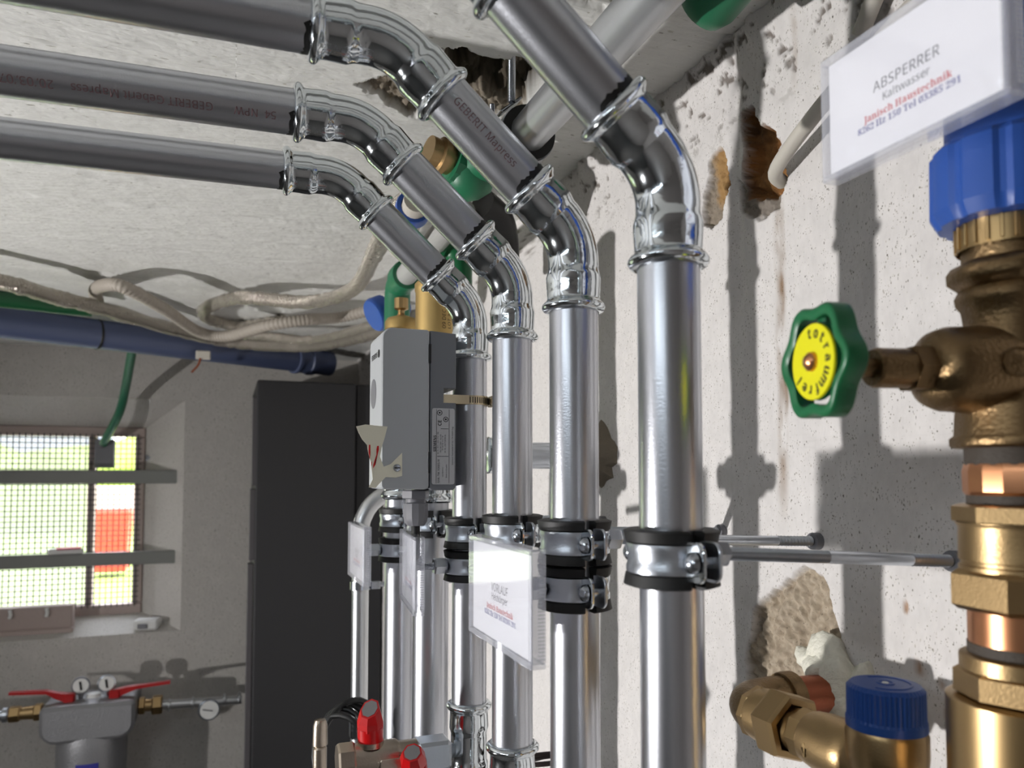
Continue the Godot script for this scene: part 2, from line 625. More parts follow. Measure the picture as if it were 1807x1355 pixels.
func room() -> void:
	var big := FastNoiseLite.new(); big.frequency = 3.0; big.seed = 7; big.fractal_octaves = 4
	var mid := FastNoiseLite.new(); mid.frequency = 26.0; mid.seed = 11; mid.fractal_octaves = 4
	var rough := FastNoiseLite.new(); rough.frequency = 110.0; rough.seed = 13; rough.fractal_octaves = 4
	# holes and patches of the right wall, in (depth, height)
	var hole1 := PackedVector2Array([Vector2(.583, 2.022), Vector2(.562, 2.018), Vector2(.556, 2.004), Vector2(.547, 1.996), Vector2(.528, 1.982), Vector2(.524, 1.966), Vector2(.529, 1.954), Vector2(.518, 1.942), Vector2(.520, 1.930), Vector2(.540, 1.926), Vector2(.559, 1.932), Vector2(.576, 1.942), Vector2(.577, 1.96), Vector2(.573, 1.985), Vector2(.578, 2.004)])
	var crumb1 := PackedVector2Array([Vector2(.585, 1.965), Vector2(.582, 1.925), Vector2(.562, 1.917), Vector2(.548, 1.911), Vector2(.527, 1.909), Vector2(.521, 1.93), Vector2(.54, 1.94), Vector2(.575, 1.95)])
	var hole2 := PackedVector2Array([Vector2(.629, 1.998), Vector2(.612, 1.998), Vector2(.600, 1.985), Vector2(.594, 1.961), Vector2(.603, 1.948), Vector2(.607, 1.928), Vector2(.625, 1.926), Vector2(.640, 1.934), Vector2(.637, 1.965), Vector2(.628, 1.985)])
	var pit2 := PackedVector2Array([Vector2(.606, 1.985), Vector2(.599, 1.976), Vector2(.594, 1.961), Vector2(.601, 1.951), Vector2(.609, 1.962)])
	var patch := PackedVector2Array([Vector2(.571, 1.556), Vector2(.545, 1.575), Vector2(.502, 1.601), Vector2(.482, 1.598), Vector2(.474, 1.57), Vector2(.462, 1.545), Vector2(.452, 1.527), Vector2(.45, 1.50), Vector2(.49, 1.47), Vector2(.58, 1.455), Vector2(.583, 1.50)])
	var white := lin(Color(0.93, 0.925, 0.92))
	var dz := axis_steps([[0.1, 0.40, 0.0045], [0.40, 0.66, 0.0016], [0.66, 1.0, 0.004], [1.0, BACK + 0.06, 0.02]])
	var dy := axis_steps([[0.0, 1.2, 0.15], [1.2, 1.44, 0.012], [1.44, 1.62, 0.002], [1.62, 1.90, 0.006], [1.90, 2.03, 0.0017], [2.03, CEIL + 0.02, 0.003]])
	var wf := func(z: float, y: float) -> Array:
		var q := Vector2(z, y)
		var jit := Vector2(mid.get_noise_3d(z, y, 5.0), mid.get_noise_3d(z, y, 9.0)) * 0.006 + Vector2(rough.get_noise_3d(z, y, 2.0), rough.get_noise_3d(z, y, 6.0)) * 0.0025
		var x := WALL - 0.0035 * big.get_noise_2d(z, y * 0.6) - 0.0012 * mid.get_noise_2d(z, y * 0.7)
		x += 0.008 * smoothstep(0.05, 0.0, CEIL - y) * (-1.0 + mid.get_noise_2d(z, 3.0))
		var col := white
		# a shallow vertical chase filled with plaster
		x += 0.004 * smoothstep(0.012, 0.0, absf(z - 0.586 - 0.004 * mid.get_noise_2d(y, 1.0))) * smoothstep(1.8, 1.86, y)
		# rust-brown run-off below the chase
		var st := smoothstep(0.009, 0.001, absf(z - 0.529 - 0.003 * mid.get_noise_2d(y * 0.3, 4.0))) * clampf(0.65 + 1.3 * mid.get_noise_2d(z * 2.0, y * 0.6), 0, 1) * smoothstep(1.62, 1.72, y) * smoothstep(1.935, 1.90, y)
		st = maxf(st, 0.5 * smoothstep(0.006, 0.0, absf(z - 0.505 - 0.004 * mid.get_noise_2d(y * 0.3, 8.0))) * smoothstep(2.0, 2.03, y) * clampf(0.4 + mid.get_noise_2d(z, y), 0, 1))
		col = col.lerp(lin(Color(0.55, 0.43, 0.29)), clampf(st, 0, 1) * 0.9)
		x += 0.0012 * clampf(st, 0, 1)
		# chips and cracks in the paint near the ceiling
		if y > 1.99:
			var chip := smoothstep(0.30, 0.42, mid.get_noise_3d(z * 1.5, y * 1.5, 12.0) + 0.5 * rough.get_noise_3d(z, y, 8.0)) * smoothstep(1.99, 2.05, y)
			x += 0.0020 * chip
			col = col.lerp(lin(Color(0.42, 0.38, 0.34)), chip * 0.85)
		for s in [Vector3(.405, 1.585, .0035), Vector3(.394, 1.545, .004), Vector3(.376, 1.54, .003), Vector3(.72, 1.66, .006), Vector3(.705, 1.63, .006), Vector3(.372, 1.52, .003)]:
			var e := Vector2(z - s.x, (y - s.y) * 0.45).length() + 0.002 * mid.get_noise_2d(z, y)
			var k := smoothstep(s.z, s.z * 0.5, e)
			if k > 0.0:
				col = col.lerp(lin(Color(0.66, 0.48, 0.30)), k * 0.8)
				x += 0.0015 * k
		var big_jit := q + jit
		if y > 1.88:
			var d := poly_dist(big_jit, crumb1)
			if d > -0.004:
				var k := smoothstep(-0.001, 0.003, d)
				x += k * (0.006 + 0.004 * rough.get_noise_2d(z, y))
				col = col.lerp(lin(Color(0.56, 0.53, 0.49)), k)
			d = poly_dist(big_jit, hole2)
			if d > -0.004:
				var k := smoothstep(-0.001, 0.002, d)
				x += k * (0.007 + 0.006 * mid.get_noise_2d(z * 1.3, y) + 0.003 * rough.get_noise_2d(z, y))
				var tan_c := lin(Color(0.70, 0.56, 0.36)).lerp(lin(Color(0.60, 0.56, 0.50)), clampf(smoothstep(1.955, 1.935, y) + smoothstep(0.617, 0.632, z), 0, 1))
				col = col.lerp(tan_c, k)
			d = poly_dist(big_jit, pit2)
			if d > -0.003:
				x += 0.016 * smoothstep(-0.001, 0.005, d)
				col = col.lerp(lin(Color(0.34, 0.20, 0.09)), smoothstep(-0.001, 0.002, d))
			d = poly_dist(big_jit, hole1)
			if d > -0.004:
				var k := smoothstep(-0.0005, 0.0045, d)
				x += k * (0.019 + 0.007 * mid.get_noise_2d(z, y) + 0.003 * rough.get_noise_2d(z, y))
				var deep := lin(Color(0.66, 0.48, 0.28)).lerp(lin(Color(0.26, 0.17, 0.11)), clampf(mid.get_noise_3d(z, y, 3.0) * 1.6 + 0.25, 0, 1))
				col = col.lerp(deep, smoothstep(-0.001, 0.002, d))
		if y < 1.66 and z > 0.40 and z < 0.64:
			var d := poly_dist(big_jit, patch)
			if d > -0.02:
				var k := smoothstep(-0.001, 0.003, d)
				x += k * (0.005 + 0.006 * mid.get_noise_2d(z, y) + 0.0055 * rough.get_noise_2d(z, y))
				x += 0.0012 * smoothstep(-0.012, -0.001, d) * (1.0 - k) * -1.0
				col = col.lerp(lin(Color(0.76, 0.71, 0.63)).lerp(lin(Color(0.60, 0.54, 0.46)), clampf(0.3 + rough.get_noise_3d(z, y, 4.0), 0, 1)), k)
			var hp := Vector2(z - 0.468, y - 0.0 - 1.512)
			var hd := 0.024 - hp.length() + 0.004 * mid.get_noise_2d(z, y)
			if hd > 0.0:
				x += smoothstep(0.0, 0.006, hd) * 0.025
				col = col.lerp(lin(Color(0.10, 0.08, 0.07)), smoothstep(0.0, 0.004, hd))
		return [D(x, y, z), col]
	var wr := obj("wall_right", relief(dz, dy, wf), M.wall)
	tag(wr, "rough white-painted plaster wall on the right with broken holes and a bare plaster patch", "", "", "structure")
	var mb := MB.new()
	mb.box(D(WALL + 0.19, 1.05, 1.0), Vector3(0.2, 2.3, 4.6))
	mb.box(D(WALL + 0.045, 1.05, -0.6), Vector3(0.09, 2.3, 1.4))
	obj("masonry", mb, M.wall_side, wr)

	# ceiling
	var pocket := PackedVector2Array([Vector2(.190, .700), Vector2(.268, .694), Vector2(.312, .70), Vector2(.318, .79), Vector2(.29, .805), Vector2(.262, .785), Vector2(.240, .80), Vector2(.215, .775), Vector2(.198, .76)])
	var broken := PackedVector2Array([Vector2(.118, .80), Vector2(.15, .775), Vector2(.20, .745), Vector2(.26, .76), Vector2(.32, .79), Vector2(.30, .83), Vector2(.22, .86), Vector2(.17, .845)])
	var cx := axis_steps([[-1.6, -0.3, 0.02], [-0.3, 0.05, 0.007], [0.05, 0.38, 0.0028], [0.38, WALL + 0.03, 0.006]])
	var cz := axis_steps([[-0.1, 0.45, 0.02], [0.45, 0.66, 0.005], [0.66, 0.88, 0.0026], [0.88, 1.6, 0.008], [1.6, BACK + 0.05, 0.014]])
	var cf := func(x: float, z: float) -> Array:
		var y := CEIL + 0.003 * big.get_noise_2d(x * 0.4, z)
		# board marks of the shuttering: low steps and torn edges that run across the room
		var seam := z + 0.004 * mid.get_noise_2d(x * 0.25, z * 0.3)
		var bd := fposmod(seam, 0.118)
		var no := floorf(seam / 0.118)
		y += 0.0022 * sin(no * 7.3)
		var torn := clampf(0.2 + 1.5 * mid.get_noise_2d(x * 0.55, no * 3.1), 0, 1)
		y += 0.0060 * smoothstep(0.008, 0.0, minf(bd, 0.118 - bd)) * torn
		y += 0.0011 * mid.get_noise_2d(x * 0.5, z * 1.6) + 0.0010 * smoothstep(0.25, 0.55, mid.get_noise_2d(x * 0.9 + 3.0, z * 2.2))
		var col := lin(Color(0.94, 0.94, 0.93))
		if x > 0.08 and x < 0.36 and z > 0.62 and z < 0.9:
			var q := Vector2(x, z) + Vector2(mid.get_noise_3d(x, z, 5.0), mid.get_noise_3d(x, z, 9.0)) * 0.012 + Vector2(rough.get_noise_3d(x, z, 1.0), rough.get_noise_3d(x, z, 2.0)) * 0.004
			var d := poly_dist(q, broken)
			if d > -0.003:
				var k := smoothstep(-0.001, 0.004, d)
				y += k * (0.010 + 0.008 * mid.get_noise_2d(x * 1.4, z * 1.4) + 0.006 * rough.get_noise_2d(x, z))
				col = col.lerp(lin(Color(0.62, 0.58, 0.52)).lerp(lin(Color(0.42, 0.37, 0.31)), clampf(rough.get_noise_3d(x, z, 7.0) + 0.4, 0, 1)), k)
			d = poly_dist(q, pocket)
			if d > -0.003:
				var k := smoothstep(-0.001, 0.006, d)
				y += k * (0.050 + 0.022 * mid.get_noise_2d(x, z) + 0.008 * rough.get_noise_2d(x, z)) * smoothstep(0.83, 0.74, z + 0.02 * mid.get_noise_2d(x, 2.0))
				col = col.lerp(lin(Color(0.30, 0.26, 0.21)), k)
		return [D(x, y, z), col]
	var cl := obj("ceiling", relief(cx, cz, cf), M.ceil)
	for k in cl.mesh.get_surface_count():
		pass
	tag(cl, "white-washed concrete ceiling with board marks and a broken pocket", "", "", "structure")
	mb = MB.new()
	mb.box(D(-1.2, CEIL + 0.2, 1.0), Vector3(4.0, 0.2, 4.6))
	mb.box(D(-2.35, CEIL + 0.06, 1.0), Vector3(1.55, 0.12, 4.6))
	mb.box(D(-0.6, CEIL + 0.06, -0.62), Vector3(2.2, 0.12, 1.1))
	obj("slab", mb, M.wall_side, cl)

	mb = MB.new()
	mb.box(D(-1.2, -0.05, 1.0), Vector3(4.0, 0.1, 4.6))
	tag(obj("floor", mb, M.concrete), "unseen concrete floor, dark grey to darken the reflections in the pipes", "", "", "structure")
	mb = MB.new()
	mb.box(D(-3.1, 1.0, 1.0), Vector3(0.2, 2.4, 4.6))
	tag(obj("wall_left", mb, M.wall_side), "unseen plaster wall on the left, grey to darken the reflections in the pipes", "", "", "structure")
	mb = MB.new()
	mb.box(D(-1.2, 1.0, -1.2), Vector3(4.0, 2.4, 0.2))
	tag(obj("wall_front", mb, M.wall_side), "unseen plaster wall behind the viewer, grey to darken the reflections in the pipes", "", "", "structure")

	# back wall with a splayed window opening
	mb = MB.new()
	var o0 := Vector2(-1.45, 1.145); var o1 := Vector2(-0.146, 1.932)     # opening at the room face
	var i0 := Vector2(-1.32, 1.196); var i1 := Vector2(-0.285, 1.836)     # opening at the frame
	var za := BACK; var zb := 2.975
	var w0 := Vector2(-3.1, 0.0); var w1 := Vector2(WALL + 0.02, CEIL + 0.1)
	var face := func(a: Vector2, b: Vector2) -> void:
		mb.quad(D(a.x, a.y, za), D(b.x, a.y, za), D(b.x, b.y, za), D(a.x, b.y, za))
	face.call(w0, Vector2(w1.x, o0.y)); face.call(Vector2(w0.x, o1.y), w1)
	face.call(Vector2(w0.x, o0.y), Vector2(o0.x, o1.y)); face.call(Vector2(o1.x, o0.y), Vector2(w1.x, o1.y))
	var oc := [o0, Vector2(o1.x, o0.y), o1, Vector2(o0.x, o1.y)]
	var ic := [i0, Vector2(i1.x, i0.y), i1, Vector2(i0.x, i1.y)]
	for k in 4:
		var a: Vector2 = oc[k]; var b: Vector2 = oc[(k + 1) % 4]
		var c2: Vector2 = ic[(k + 1) % 4]; var d2: Vector2 = ic[k]
		mb.quad(D(a.x, a.y, za), D(d2.x, d2.y, zb), D(c2.x, c2.y, zb), D(b.x, b.y, za))
	for r in [[-3.1, 0.0, w1.x, i0.y], [-3.1, i1.y, w1.x, CEIL + 0.1], [-3.1, i0.y, i0.x, i1.y], [i1.x, i0.y, w1.x, i1.y]]:
		mb.box(D((r[0] + r[2]) / 2, (r[1] + r[3]) / 2, 3.045), Vector3(r[2] - r[0], r[3] - r[1], 0.14))
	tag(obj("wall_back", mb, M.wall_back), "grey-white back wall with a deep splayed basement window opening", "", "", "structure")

# ------------------------------------------------------------------ window and what stands at it
func window() -> void:
	var w := Node3D.new()
	w.name = "window_1"
	add_child(w)
	tag(w, "grey wooden basement window with wire mesh behind steel bars", "", "", "structure")
	w.position = D(-0.75, 1.19, 2.97)
	var zf := 2.985
	var mb := MB.new()
	for b in [[-1.31, 1.808, -0.279, 1.842], [-1.31, 1.188, -0.279, 1.226], [-0.312, 1.226, -0.279, 1.808]]:
		mb.box(D((b[0] + b[2]) / 2, (b[1] + b[3]) / 2, zf), Vector3(b[2] - b[0], b[3] - b[1], 0.05), 0.004)
	obj("window_frame", mb, M.wood_grey, w)
	mb = MB.new()
	mb.box(D(-0.446, 1.517, zf), Vector3(0.022, 0.582, 0.045), 0.003)
	obj("mullion", mb, M.wood_grey, w)
	mb = MB.new()
	mb.box(D(-0.88, 1.517, zf + 0.01), Vector3(0.85, 0.582, 0.004))
	var frosted := mat(Color(0.97, 0.97, 0.97, 0.42), 0.2)
	frosted.transparency = BaseMaterial3D.TRANSPARENCY_ALPHA
	obj("pane", mb, frosted, w)
	mb = MB.new()
	for k in 57:
		var x := -1.31 + k * 0.0180
		mb.box(D(x, 1.517, zf - 0.029), Vector3(0.0029, 0.60, 0.0022))
	for k in 33:
		mb.box(D(-0.80, 1.232 + k * 0.0178, zf - 0.029), Vector3(1.02, 0.0029, 0.0022))
	tag(obj("wire_mesh", mb, M.wire, w), "", "", "", "stuff")
	mb = MB.new()
	mb.box(D(-0.256, 1.735, 2.955), Vector3(0.040, 0.008, 0.010), 0.002)
	mb.box(D(-0.272, 1.735, 2.958), Vector3(0.012, 0.018, 0.012), 0.002)
	obj("latch", mb, M.screw, w)

	# steel bars across the opening
	for b in [[1.668, 0.046, "flat grey steel bar across the upper part of the window"], [1.393, 0.044, "flat grey steel bar across the window with a cigarette packet lying on it"]]:
		mb = MB.new()
		mb.box(D(-0.80, b[0], 2.862), Vector3(1.30, b[1], 0.018), 0.003)
		tag(obj("window_bar", mb, M.steel_paint), b[2], "bar", "security bars of the window")

	# grey vent box in the upper corner of the casement, where the hose ends
	var v := thing("vent_box", "small grey pass-through box behind the upper window bar where the green hose ends", "box", D(-0.405, 1.70, 2.95))
	mb = MB.new()
	mb.box(D(-0.405, 1.748, 2.952), Vector3(0.060, 0.10, 0.03), 0.003)
	obj("body", mb, M.gland, v)
	mb = MB.new()
	mb.lathe([[0.0, 0.0], [0.013, 0.0], [0.013, 0.012], [0.0, 0.012]], D(-0.41, 1.78, 2.938), Vector3(0, 0.3, 1), 14)
	obj("spout", mb, M.gland, v)
	# green hose
	mb = MB.new()
	mb.tube(spline([D(-0.255, 2.09, 2.47), D(-0.278, 2.065, 2.53), D(-0.318, 1.96, 2.72), D(-0.345, 1.88, 2.80), D(-0.395, 1.80, 2.90), D(-0.409, 1.782, 2.935)]), 0.0135, 14)
	tag(obj("garden_hose", mb, M.green_hose), "green hose hanging from behind the blue drain pipe into the window corner", "hose")
	# cigarette packet
	var p := thing("cigarette_packet", "crumpled white and red cigarette packet lying on the lower window bar", "packet", D(-0.5, 1.4155, 2.855))
	var rot := Basis(Vector3.UP, 0.25)
	mb = MB.new()
	mb.box(D(-0.5, 1.424, 2.855), Vector3(0.098, 0.016, 0.05), 0.003, rot)
	obj("carton", mb, M.white_plastic, p)
	mb = MB.new()
	mb.box(D(-0.49, 1.433, 2.853), Vector3(0.070, 0.004, 0.046), 0.001, rot)
	obj("lid", mb, mat(Color(0.80, 0.25, 0.30), 0.5), p)
	# little white box on the sill
	var wb := thing("junction_box", "small white plastic box standing on the window sill", "box", D(-0.25, 1.147, 2.86))
	mb = MB.new()
	mb.box(D(-0.25, 1.1685, 2.865), Vector3(0.080, 0.034, 0.06), 0.006, Basis(Vector3.UP, -0.2))
	obj("body", mb, M.white_plastic, wb)
	mb = MB.new()
	mb.box(D(-0.264, 1.166, 2.833), Vector3(0.030, 0.016, 0.004), 0.002, Basis(Vector3.UP, -0.2))
	obj("socket", mb, M.gland, wb)
	# folded-down flap under the left pane
	var fl := thing("window_flap", "brown-grey flap with two white hooks below the left window pane", "flap", D(-0.9, 1.16, 2.90))
	mb = MB.new()
	mb.box(D(-0.90, 1.202, 2.90), Vector3(0.845, 0.082, 0.05), 0.004)
	mb.box(D(-0.90, 1.162, 2.893), Vector3(0.855, 0.02, 0.06), 0.004)
	obj("board", mb, M.wood_grey, fl)
	for x in [-0.655, -0.552]:
		mb = MB.new()
		mb.tube([D(x, 1.238, 2.872), D(x + 0.004, 1.222, 2.868), D(x, 1.212, 2.870)], 0.006, 8)
		obj("hook", mb, M.white_plastic, fl)

	# the garden outside
	var grass := bumpy(mat(Color(0.47, 0.56, 0.20), 0.9), noise_tex(0.08, true, 8.0, 31), 2.0, 1.0)
	mb = MB.new()
	mb.box(D(-2.0, 1.0, 10.0), Vector3(24, 0.2, 13.0))
	tag(obj("lawn", mb, grass), "sunlit lawn outside the window", "", "", "structure")
	mb = MB.new()
	mb.box(D(-2.0, 1.04, 3.32), Vector3(10, 0.2, 0.40))
	tag(obj("path", mb, mat(Color(0.86, 0.85, 0.84), 0.8)), "pale concrete path outside below the window", "", "", "structure")
	var pl := thing("planter", "terracotta red planter with a pale rim on the lawn outside", "planter", D(-0.625, 1.13, 4.85))
	mb = MB.new()
	mb.lathe([[0.0, 0.0], [0.125, 0.0], [0.15, 0.33], [0.14, 0.35], [0.0, 0.35]], D(-0.625, 1.13, 4.85), Vector3.UP, 4, 20.0, PI / 4, TAU + PI / 4)
	obj("pot", mb, mat(Color(0.68, 0.20, 0.10), 0.7), pl)
	mb = MB.new()
	mb.box(D(-0.64, 1.50, 5.2), Vector3(0.30, 0.20, 0.2), 0.01)
	obj("rim", mb, mat(Color(0.80, 0.68, 0.62), 0.7), pl)
	var hm := bumpy(mat(Color(0.46, 0.54, 0.18), 0.9), noise_tex(0.1, true, 12.0, 35), 2.0, 1.0)
	var hn := FastNoiseLite.new(); hn.frequency = 1.3; hn.fractal_octaves = 4
	mb = MB.new()
	var P := []
	for j in 9:
		var row := PackedVector3Array()
		for i in 61:
			var a := PI * j / 8.0
			var x := -9.0 + i * 0.25
			var k := 1.0 + 0.5 * hn.get_noise_2d(x, j * 0.4)
			row.append(D(x, 1.1 + 0.85 * sin(a) * k, 9.0 + 0.6 * cos(a) * k))
		P.append(row)
	mb.grid(P, false, 60.0)
	tag(obj("hedge", mb, hm), "bright green hedge at the end of the garden", "hedge")
	var hs := thing("garden_shed", "pale blue-grey garden shed beyond the hedge", "shed", D(-2.4, 1.1, 12.0))
	mb = MB.new()
	mb.box(D(-2.4, 1.9, 12.0), Vector3(1.6, 1.6, 1.0))
	obj("wall", mb, mat(Color(0.45, 0.47, 0.55), 0.8), hs)
	mb = MB.new()
	mb.prism(PackedVector2Array([Vector2(-1.0, 2.65), Vector2(1.0, 2.65), Vector2(0, 3.3)]), Transform3D(Basis.IDENTITY, D(-2.4, 0, 12.6)), 1.3)
	obj("roof", mb, mat(Color(0.5, 0.48, 0.47), 0.8), hs)

# ------------------------------------------------------------------ press-fit pipes
const SOCKET := [[0.0, .0178], [.0002, .0200], [.0012, .0217], [.003, .0228], [.0048, .0227], [.0066, .0213], [.0080, .0196], [.0095, .0190], [.014, .0191], [.020, .0195], [.025, .0197], [.0275, .0190], [.030, .0183], [.032, .0181]]

func socket_r(s: float) -> float:
	for k in SOCKET.size() - 1:
		if s <= SOCKET[k + 1][0]:
			return lerpf(SOCKET[k][1], SOCKET[k + 1][1], (s - SOCKET[k][0]) / (SOCKET[k + 1][0] - SOCKET[k][0]))
	return SOCKET[-1][1]

func elbow(c: Vector3, a: Vector3, b: Vector3, la: float, lb: float, bend: float) -> MB:   # a, b: unit vectors from the corner to its two ends
	var turn := PI - a.angle_to(b)
	var t := bend * tan(turn / 2)
	var steps := []
	for s in SOCKET:
		steps.append(s[0])
	steps.append_array([0.0042, 0.0058, 0.0018])
	steps.sort()
	var pts := []
	var rad := []
	for s in steps:
		if s < la - t:
			pts.append(c + a * (la - s)); rad.append(socket_r(s))
	var axis := a.cross(b).normalized()
	var ce := c + (a + b).normalized() * (bend / cos(turn / 2))
	var st := c + a * t - ce
	for k in 15:
		pts.append(ce + st.rotated(axis, -turn * k / 14.0)); rad.append(.0181)
	if (pts[-1] - (c + b * t)).length() > 0.002:
		pts = pts.slice(0, pts.size() - 15)
		for k in 15:
			pts.append(ce + st.rotated(axis, turn * k / 14.0))
	steps.reverse()
	for s in steps:
		if s < lb - t:
			pts.append(c + b * (lb - s)); rad.append(socket_r(s))
	var mb := MB.new()
	mb.tube(pts, rad, 40, false, 55.0)
	return mb

func ragged_band(o: Vector3, axis: Vector3, r: float, seed: int, a0: float, a1: float, hint: Vector3) -> MB:   # a felt-pen stripe on a pipe
	var rng := RandomNumberGenerator.new()
	rng.seed = seed
	var f := MB.frame(axis, hint)
	var A := PackedVector3Array()
	var B := PackedVector3Array()
	for k in 25:
		var a := lerpf(a0, a1, k / 24.0)
		var w := f.x * cos(a) + f.y * sin(a)
		A.append(o + w * r + f.z * rng.randf_range(-0.0005, 0.0004))
		B.append(o + w * r + f.z * rng.randf_range(0.0025, 0.0050) * (1.0 if k > 0 and k < 24 else 0.2))
	var mb := MB.new()
	mb.grid([A, B], false, 80.0)
	return mb

func heating_pipes() -> void:
	var z := -0.0
	var ang := deg_to_rad(42.0)
	var u := Vector3(-cos(ang), sin(ang), 0)     # up along the slanting piece
	var c1 := Vector3(0, 1.850, 0)
	var c2 := c1 + u * 0.178
	var left := Vector3(-1, -0.022, 0).normalized()
	var root := thing("heating_pipe", "galvanized heating pipe nearest the viewer, its upper bend cut by the top of the photo", "pipe", D(PIPE_X, 0, DEPTHS[0]), "row of four galvanized heating pipes with bends")
	var sh := root.position
	var tube := func(called: String, a: Vector3, b: Vector3) -> void:
		var mb := MB.new()
		mb.tube([a + sh, b + sh], 0.0175, 40)
		obj(called, mb, M.tube, root)
	tube.call("vertical_tube", Vector3(0, 0.02, 0), Vector3(0, 1.800, 0))
	tube.call("diagonal_tube", c1 + u * 0.045, c2 - u * 0.045)
	tube.call("horizontal_tube", c2 + left * 0.05, c2 + left * 2.6)
	obj("elbow", elbow(c1 + sh, Vector3.DOWN, u, 0.055, 0.050, 0.044), M.chrome, root)
	obj("elbow", elbow(c2 + sh, -u, left, 0.050, 0.055, 0.044), M.chrome, root)
	var pts := []
	var rad := []
	for s in SOCKET:
		pts.append(sh + Vector3(0, 1.4515 - s[0], 0)); rad.append(s[1])
	var back := SOCKET.duplicate(); back.reverse()
	for s in back:
		pts.append(sh + Vector3(0, 1.365 + s[0], 0)); rad.append(s[1])
	var cm := MB.new()
	cm.tube(pts, rad, 40, false, 55.0)
	obj("coupling", cm, M.chrome, root)
	obj("pen_mark", ragged_band(c1 + u * 0.050 + sh, u, 0.01765, 3, 0.6, 3.4, Vector3(0, 0, 1)), M.black, root)
	obj("pen_mark", ragged_band(c2 + left * 0.055 + sh, left, 0.01765, 5, -1.7, 1.2, Vector3(0, 0, 1)), M.black, root)
	var names := ["second galvanized heating pipe from the viewer, behind the clamp with the back-to-back sign clamp", "third galvanized heating pipe from the viewer, with red printing along its top run", "galvanized heating pipe farthest from the viewer, with the grey thermostat strapped to it"]
	var made := [root]
	for k in 3:
		made.append(dup(root, names[k], D(PIPE_X, 0, DEPTHS[k + 1])))
	# printing on the third and second pipes
	for job in [[2, c2 + left * 0.068, left, "54  NPW       GEBERIT Geberit Mapress     20/03/07", 0.2, 0.0058], [1, c1 + u * 0.122, -u, "GEBERIT Mapress", 0.0, 0.0052], [0, Vector3(0, 1.52, 0), Vector3.DOWN, "GEBERIT Mapress", 0.0, 0.007]]:
		var pipe: Node3D = made[job[0]]
		var o: Vector3 = job[1] + pipe.position
		var ax: Vector3 = job[2]
		var to_eye := (Vector3(0, 1.68, 0) - o)
		to_eye = (to_eye - ax * to_eye.dot(ax)).normalized()
		var side := to_eye.cross(ax).normalized()
		var mid := 0.25
		var wrap := func(p: Vector3) -> Vector3:
			var a: float = p.y / 0.0176 + mid
			return o + ax * p.x + (to_eye * cos(a) + side * sin(a)) * 0.01766
		var mb := MB.new()
		mb.text(job[3], sans, job[5], Transform3D.IDENTITY, HORIZONTAL_ALIGNMENT_LEFT, wrap)
		obj("printing", mb, M.print_red, pipe)

# ------------------------------------------------------------------ clamps, rods, signs
func clamp_parts(root: Node3D, o: Vector3, r: float) -> void:
	var k := r - 0.0175
	for side in 2:
		var a0 := (PI if side == 0 else 0.0) - PI / 2
		var mb := MB.new()
		var g := 0.16
		mb.lathe([[.0177 + k, -.0152], [.0235 + k, -.0156], [.0264 + k, -.0146], [.0252 + k, -.0088], [.0238 + k, -.0078], [.0238 + k, .0078], [.0252 + k, .0088], [.0264 + k, .0146], [.0235 + k, .0156], [.0177 + k, .0152]], o, Vector3.UP, 22, 35.0, a0 + g, a0 + PI - g, Vector3(0, 0, 1))
		obj("rubber_lining", mb, M.rubber, root)
		mb = MB.new()
		g = 0.25
		mb.lathe([[.0236 + k, -.0080], [.0246 + k, -.0078], [.0249 + k, -.0048], [.0240 + k, -.0026], [.0240 + k, .0026], [.0249 + k, .0048], [.0246 + k, .0078], [.0236 + k, .0080]], o, Vector3.UP, 22, 50.0, a0 + g, a0 + PI - g, Vector3(0, 0, 1))
		# ears of this half on both sides
		for e in [-1, 1]:
			var x := (-1.0 if side == 0 else 1.0) * 0.0048
			var poly := round_rect(-0.011, -0.0105, 0.0085, 0.0105, [0.002, 0.006, 0.006, 0.002])
			if e > 0:
				mb.prism(poly, Transform3D(Basis(Vector3(0, 0, 1), Vector3(0, 1, 0), Vector3(-1, 0, 0)), o + Vector3(x + 0.001, 0, (0.0305 + k))), 0.0022, 0.0005)
			else:
				mb.prism(poly, Transform3D(Basis(Vector3(0, 0, -1), Vector3(0, 1, 0), Vector3(1, 0, 0)), o + Vector3(x - 0.001, 0, -(0.0305 + k))), 0.0022, 0.0005)
		obj("band", mb, M.zinc if side == 1 else M.chrome, root)
	for e in [-1, 1]:
		var mb := MB.new()
		var q := o + Vector3(0, 0, e * (0.0315 + k))
		mb.lathe([[0.0, -0.0115], [0.003, -0.0112], [0.0052, -0.0095], [0.0058, -0.0068], [0.0028, -0.0066], [0.0028, 0.009], [0.0, 0.009]], q, Vector3.RIGHT, 16)
		obj("bolt", mb, M.screw, root)

func thread(mb: MB, a: Vector3, b: Vector3, r: float, pitch: float, depth: float) -> void:
	var l := a.distance_to(b)
	var nn := int(l / pitch)
	var prof := [[0.0, 0.0]]
	for k in nn:
		prof.append([r - depth, k * pitch])
		prof.append([r, (k + 0.5) * pitch])
	prof.append([r - depth, l]); prof.append([0.0, l])
	mb.lathe(prof, a, b - a, 14, 25.0)

